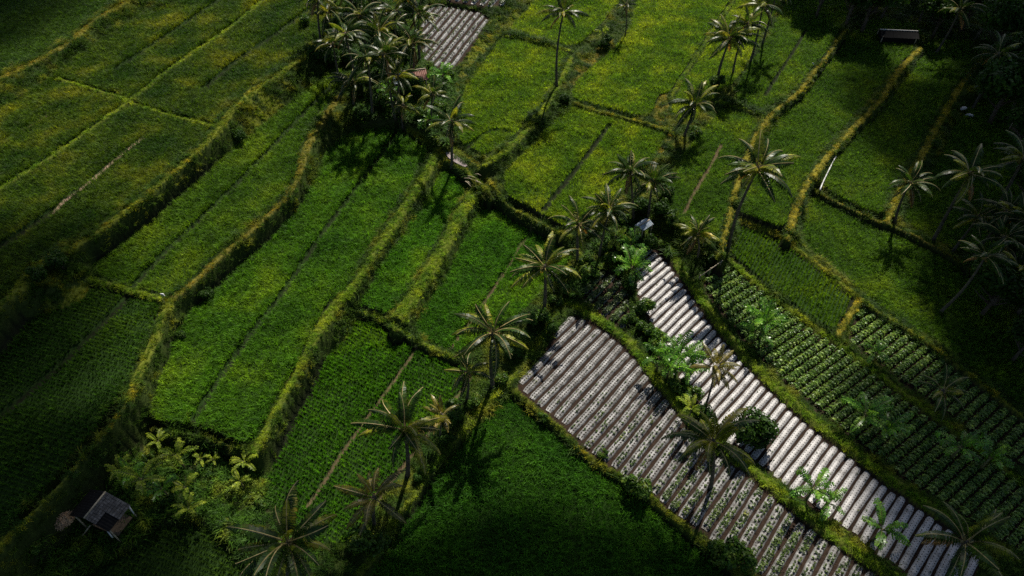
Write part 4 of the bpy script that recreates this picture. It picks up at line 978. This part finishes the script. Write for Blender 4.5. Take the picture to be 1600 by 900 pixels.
# field hut at lower left
B = GT(150, 822); zg = B.z; hut = thing('field_hut', B, 'open field hut with weathered tile roof, one quarter black, on bamboo poles', 'hut')
rA, rB = V3(165, 768, zg + 3.1), V3(131, 810, zg + 3.1); eA, eB = V3(203, 789, zg + 2.2), V3(170, 831, zg + 2.2)
lA = Vector((2 * rA.x - eA.x, 2 * rA.y - eA.y, zg + 2.2)); lB = Vector((2 * rB.x - eB.x, 2 * rB.y - eB.y, zg + 2.2))
rs = roof_tiles('roof', rA, rB, eB, eA, 9, 11, m_shing, hut, B, 1, lambda u, v: u > .52 and v > .42)
tb = MB(); P4 = [rA.lerp(rB, .5).lerp(eA.lerp(eB, .5), .38), rB.lerp(eB, .38), eB, eA.lerp(eB, .5)]; P4 = [p - B - Vector((0, 0, .03)) for p in P4]
sheet_quad(tb, P4[0], P4[1], P4[2], P4[3], .03, 5, .02); tag(obj('patch', tb.mesh('patch', [m_black]), rs), 'black sheet filling the lower roof quarter')  # near-black sheet fills the quarter left without tiles
tag(roof_tiles('roof', rA, rB, lB, lA, 9, 11, m_black, hut, B, 2), 'far roof slope with its shade put into black tiles')  # same tiles as the near slope, shade put into a near-black colour
rb = MB(); rb.tube([rA - B, rB - B], .07, 6); obj('ridge_pole', rb.mesh('ridge_pole', [m_pole], True), hut)
for p in (eA, eB, lA, lB):
    q = (p - B).lerp(((rA + rB + eA + eB) / 4 - B), .12); b_ = MB(); b_.tube([(q.x, q.y, float(ground(q.x + B.x, q.y + B.y)) - B.z - .2), (q.x, q.y, p.z - B.z - .05)], .06, 6); obj('post', b_.mesh('post', [m_pole], True), hut)
b_ = MB(); b_.tube([V3(128, 838, zg + .3) - B, V3(141, 821, zg + 2.1) - B], .05, 6); obj('brace', b_.mesh('brace', [m_pole], True), hut)
for p0, p1 in (((168,830),(176,840)), ((202,792),(209,802))):
    b_ = MB(); b_.tube([V3(*p0, zg + 2.1) - B, V3(*p1, zg + 1.5) - B], .05, 6); obj('brace', b_.mesh('brace', [m_white], True), hut)
fm = MB(); cc_ = [(p - B).lerp(((rA + rB + eA + eB) / 4 - B), .3) for p in (eA, lA, lB, eB)]
for p in cc_: p.z = .6
sheet_quad(fm, cc_[0], cc_[1], cc_[2], cc_[3], .08); obj('floor', fm.mesh('floor', [m_wall]), hut)
def heap(label, px, rx, ry, hz, rot, cat='straw heap'):
    B = GT(*px); r = np.random.default_rng(int(px[0])); n = 900; root = thing('straw_heap', B, label, cat, None, rot)
    th, u = r.uniform(0, 6.28, n), np.sqrt(r.random(n)); C_ = np.stack([rx * u * np.cos(th), ry * u * np.sin(th), hz * (1 - u ** 2)], -1)
    core = MB(); k = 14; V = [(0, 0, hz * .93)]; F = []
    for i in range(1, 5):
        for j in range(k): a = 6.283 * j / k; V.append((rx * i / 4 * math.cos(a), ry * i / 4 * math.sin(a), hz * .93 * (1 - (i / 4) ** 2) - (.15 if i == 4 else 0)))
    for j in range(k): F.append((0, 1 + j, 1 + (j + 1) % k))
    for i in range(3):
        for j in range(k): F.append((1 + i * k + j, 1 + (i + 1) * k + j, 1 + (i + 1) * k + (j + 1) % k, 1 + i * k + (j + 1) % k))
    core.add(V, F); obj('core', core.mesh('core', [m_straw], True), root)
    obj('straw', leaf_cloud('straw', C_, np.stack([np.cos(th) * u, np.sin(th) * u, np.ones(n)], -1), .10, m_straw, 3, 5.0), root)
heap('tan straw heap left of the field hut', (103,815), .75, .42, .75, .9)
heap('tan straw heap under the right eave of the field hut', (180,823), .85, .35, .6, .8)
def shed(label, c, w, d, hgt, rot, mats, cat, ridge_h=.7, wall=None, name='shed'):
    B = GT(*c); root = thing(name, B, label, cat, None, rot); n = len(mats)
    for s_ in (-1, 1):
        for i, m in enumerate(mats):
            x0, x1 = -w / 2 + w * i / n, -w / 2 + w * (i + 1) / n + .06; mb = MB(); dz = .015 * (i % 2)
            sheet_quad(mb, Vector((x0, 0, hgt + ridge_h + dz)), Vector((x1, 0, hgt + ridge_h + dz)), Vector((x1, s_ * d / 2, hgt + dz)), Vector((x0, s_ * d / 2, hgt + dz)), .015, 5, .03)
            obj('roof_sheet', mb.mesh('roof_sheet', [m if s_ < 0 else mats[(i + 1) % n]]), root)
    rb = MB(); rb.tube([(-w / 2, 0, hgt + ridge_h + .04), (w / 2, 0, hgt + ridge_h + .04)], .07, 6); obj('ridge_cap', rb.mesh('ridge_cap', [m_pale if wall else m_pole], True), root)
    for sx in (-1, 1):
        for sy in (-1, 1):
            b_ = MB(); b_.tube([(sx * w * .45, sy * d * .42, -.4), (sx * w * .45, sy * d * .42, hgt + .08)], .06, 6); obj('post', b_.mesh('post', [m_pole], True), root)
    if wall:
        for cx, cy_, sx, sy in ((0, d * .4, w * .86, .08), (0, -d * .4, w * .86, .08), (w * .44, 0, .08, d * .72), (-w * .44, 0, .08, d * .72)):
            mb = MB(); mb.box((cx, cy_, hgt / 2 - .2), (sx, sy, hgt + .3)); obj('wall', mb.mesh('wall', [wall]), root)
    return root
shed('small shed with pale blue and rusty roof sheets under the grove palms', (642,140), 4.2, 2.8, 1.9, .25, [m_tin, m_tin, m_rust, m_rust], 'shed')
shed('tiny tin roofed shelter at the head of the silver beds', (1003,368), 1.6, 1.2, 1.5, .7, [m_tin, m_tin], 'shelter', .25)
shed('long dark shed with a pale ridge in the forest at the top right', (1398,64), 5.2, 2.6, 1.1, -.1, [m_black, m_black, m_black], 'shed', .5, m_black, 'long_shed')
shed('shaded shed with grey sheets at the right edge under trees', (1602,205), 4.2, 3.0, 2.1, .6, [m_tin, m_shing, m_tin], 'shed', .7, m_wall, 'farm_shed')
def rail(label, p0, p1, hgt):
    A, Bq = GT(*p0), GT(*p1); root = thing('bamboo_rail', A, label, 'bamboo rail'); d = Bq - A
    b_ = MB(); b_.tube([Vector((0, 0, hgt)) - d * .08, d * 1.08 + Vector((0, 0, hgt))], .05, 6); obj('rail', b_.mesh('rail', [m_pole], True), root)
    b_ = MB(); b_.tube([Vector((0, .12, hgt * .7)) - d * .04, d * 1.04 + Vector((0, .12, hgt * .72))], .035, 6); obj('rail', b_.mesh('rail', [m_pole], True), root)
    for t_ in (0, .5, 1):
        b_ = MB(); b_.tube([d * t_ + Vector((0, .05, -.2)), d * t_ + Vector((0, .05, hgt + .1))], .04, 6); obj('post', b_.mesh('post', [m_pole], True), root)
rail('pale bamboo rail on stakes at the head of the silver beds', (986,405), (1018,386), .8)
rail('pale bamboo rail on stakes at the head of the leafy vegetable rows', (1092,440), (1124,419), .8)
def pipe(label, z, pts, rad=.07):
    P_ = [Vector((q[0], q[1], z)) for q in smooth(GL(pts, z), 1)]; o0 = P_[0].copy(); b_ = MB(); b_.tube([p - o0 + Vector((0, 0, random.uniform(-.02, .02))) for p in P_], rad, 6)
    tag(obj('plastic_pipe', b_.mesh('plastic_pipe', [m_white], True), None, o0), label, 'pipe')
pipe('white plastic pipe at the foot of the second yellow bank beside the shaded plot', -1.45, [(1235,378),(1240,360),(1246,340),(1254,322),(1258,306)], .08)
pipe('white plastic pipe along the bank above the ochre cross path', -.75, [(1281,297),(1287,282),(1296,264),(1303,250),(1307,243)], .08)
def rag(label, px):  # rag and stick made up for a white spot read as a bird
    B = GT(*px); root = thing('stick_flag', B, label, 'flag'); b_ = MB(); b_.tube([(0, 0, -.2), (.03, 0, 1.3)], .025, 5); obj('stick', b_.mesh('stick', [m_pole]), root)
    b_ = MB(); b_.tube([(.03, 0, 1.25), (.2, .05, 1.15), (.36, -.03, 1.0)], [.05, .10, .02], 5); obj('rag', b_.mesh('rag', [m_white]), root)
rag('small white spot made as a rag on a stick in the shaded plot left of the first yellow bank', (1264,112)); rag('small white spot made as a rag on a stick where the ochre bank meets the cross bund', (258,474))
def sack(label, px, rot, mat=None):
    B = GT(*px); b_ = MB(); b_.tube([(-.55, 0, .14), (-.45, 0, .18), (-.1, .03, .24), (.25, -.02, .22), (.48, 0, .18), (.55, 0, .14)], [.05, .16, .24, .23, .16, .04], 9)
    tag(obj('sack', b_.mesh('sack', [mat or m_white], True), None, B, (0, 0, rot)), label, 'sack')
sack('white sack lying below the last yellow bank in the dark', (1504,172), .4); sack('white sack lying a little lower than the other in the dark', (1514,183), -.3)
# puddle and fallen branches at the path junction
m_wat, t = new_mat('muddy_water'); pb = N(t, 'ShaderNodeBsdfPrincipled'); pb.inputs['Base Color'].default_value = (.26, .21, .20, 1); pb.inputs['Roughness'].default_value = .12
o = N(t, 'ShaderNodeOutputMaterial'); t.links.new(pb.outputs[0], o.inputs[0])
pz = GT(715, 250).z + .16; pp = smooth_closed(GL([(694,233),(708,240),(722,249),(731,258),(726,261),(712,254),(699,245)], pz)); k = len(pp)
tag(obj('water', mesh_from('water', [(x, y, pz) for x, y in pp] + [(x, y, pz - .3) for x, y in pp], [tuple(range(k))] + [(i, i + k, (i + 1) % k + k, (i + 1) % k) for i in range(k)], [m_wat])), 'narrow muddy puddle on the path junction', kind='structure')
B = GT(735, 278); b_ = MB(); r = random.Random(4)
for i in range(7):
    x, y = r.uniform(-.8, .8), r.uniform(-1.0, .8); a = r.uniform(-1.2, -.2); l = r.uniform(.6, 1.3)
    b_.tube([(x, y, .15), (x + math.cos(a) * l * .5, y + math.sin(a) * l * .5, .3), (x + math.cos(a) * l, y + math.sin(a) * l, .18)], [.05, .04, .02], 5)
tag(obj('fallen_branches', b_.mesh('fallen_branches', [m_pole], True), None, B), 'pale fallen branches lying on the ochre junction below the puddle', 'branches')
#@@SHADE_CLOUDS2

# ------------------------------------------------------------------ unseen cloud added so its shade darkens the edges of the valley
m_cloud, t = new_mat('shade_cloud_vapour')
pv = N(t, 'ShaderNodeVolumePrincipled'); pv.inputs['Color'].default_value = (.3, .32, .35, 1); pv.inputs['Density'].default_value = .2
pv.inputs['Anisotropy'].default_value = .3
o = N(t, 'ShaderNodeOutputMaterial'); t.links.new(pv.outputs[0], o.inputs['Volume'])
CLOUD_Z = 300.0
def cloud(px, py, rx, ry, thick, seed, rot=0.):
    g = G(px, py, 0); off = sun_dir * (CLOUD_Z / sun_dir.z); cx, cy_ = g[0] + off.x, g[1] + off.y
    nr, na = 18, 48; V = []; F = []
    r = np.random.default_rng(seed); ph = r.uniform(0, 6.28, 6); am = r.uniform(.03, .10, 6)
    def top(sgn):
        k0 = len(V)
        for i in range(nr + 1):
            q_ = i / nr
            for j in range(na):
                a = 2 * math.pi * j / na; wob = 1 + sum(am[m] * math.sin((m + 2) * a + ph[m]) for m in range(6))
                x, y = q_ * rx * wob * math.cos(a), q_ * ry * wob * math.sin(a)
                xr, yr = x * math.cos(rot) - y * math.sin(rot), x * math.sin(rot) + y * math.cos(rot)
                pf = (1 - q_ ** 2) ** 1.1; nz = 1 + .9 * float(vnoise(xr + 500, yr + 500, 9., seed)) + .5 * float(vnoise(xr + 500, yr + 500, 4., seed + 1))
                V.append((xr, yr, sgn * thick * pf * (.65 * nz if sgn > 0 else .35) + sgn * .01))
        for i in range(nr):
            for j in range(na):
                f = (k0 + i * na + j, k0 + (i + 1) * na + j, k0 + (i + 1) * na + (j + 1) % na, k0 + i * na + (j + 1) % na)
                F.append(f if sgn > 0 else f[::-1])
        return k0
    a0 = top(1); b0 = top(-1); e = nr * na
    for j in range(na): F.append((a0 + e + j, b0 + e + j, b0 + e + (j + 1) % na, a0 + e + (j + 1) % na))
    me = mesh_from('cloud', V, F, [m_cloud], True)
    tag(obj('cloud', me, None, (cx, cy_, CLOUD_Z)), 'unseen cloud drifting above the valley', 'cloud', kind='structure')
for args in SHADE_CLOUDS: cloud(*args)
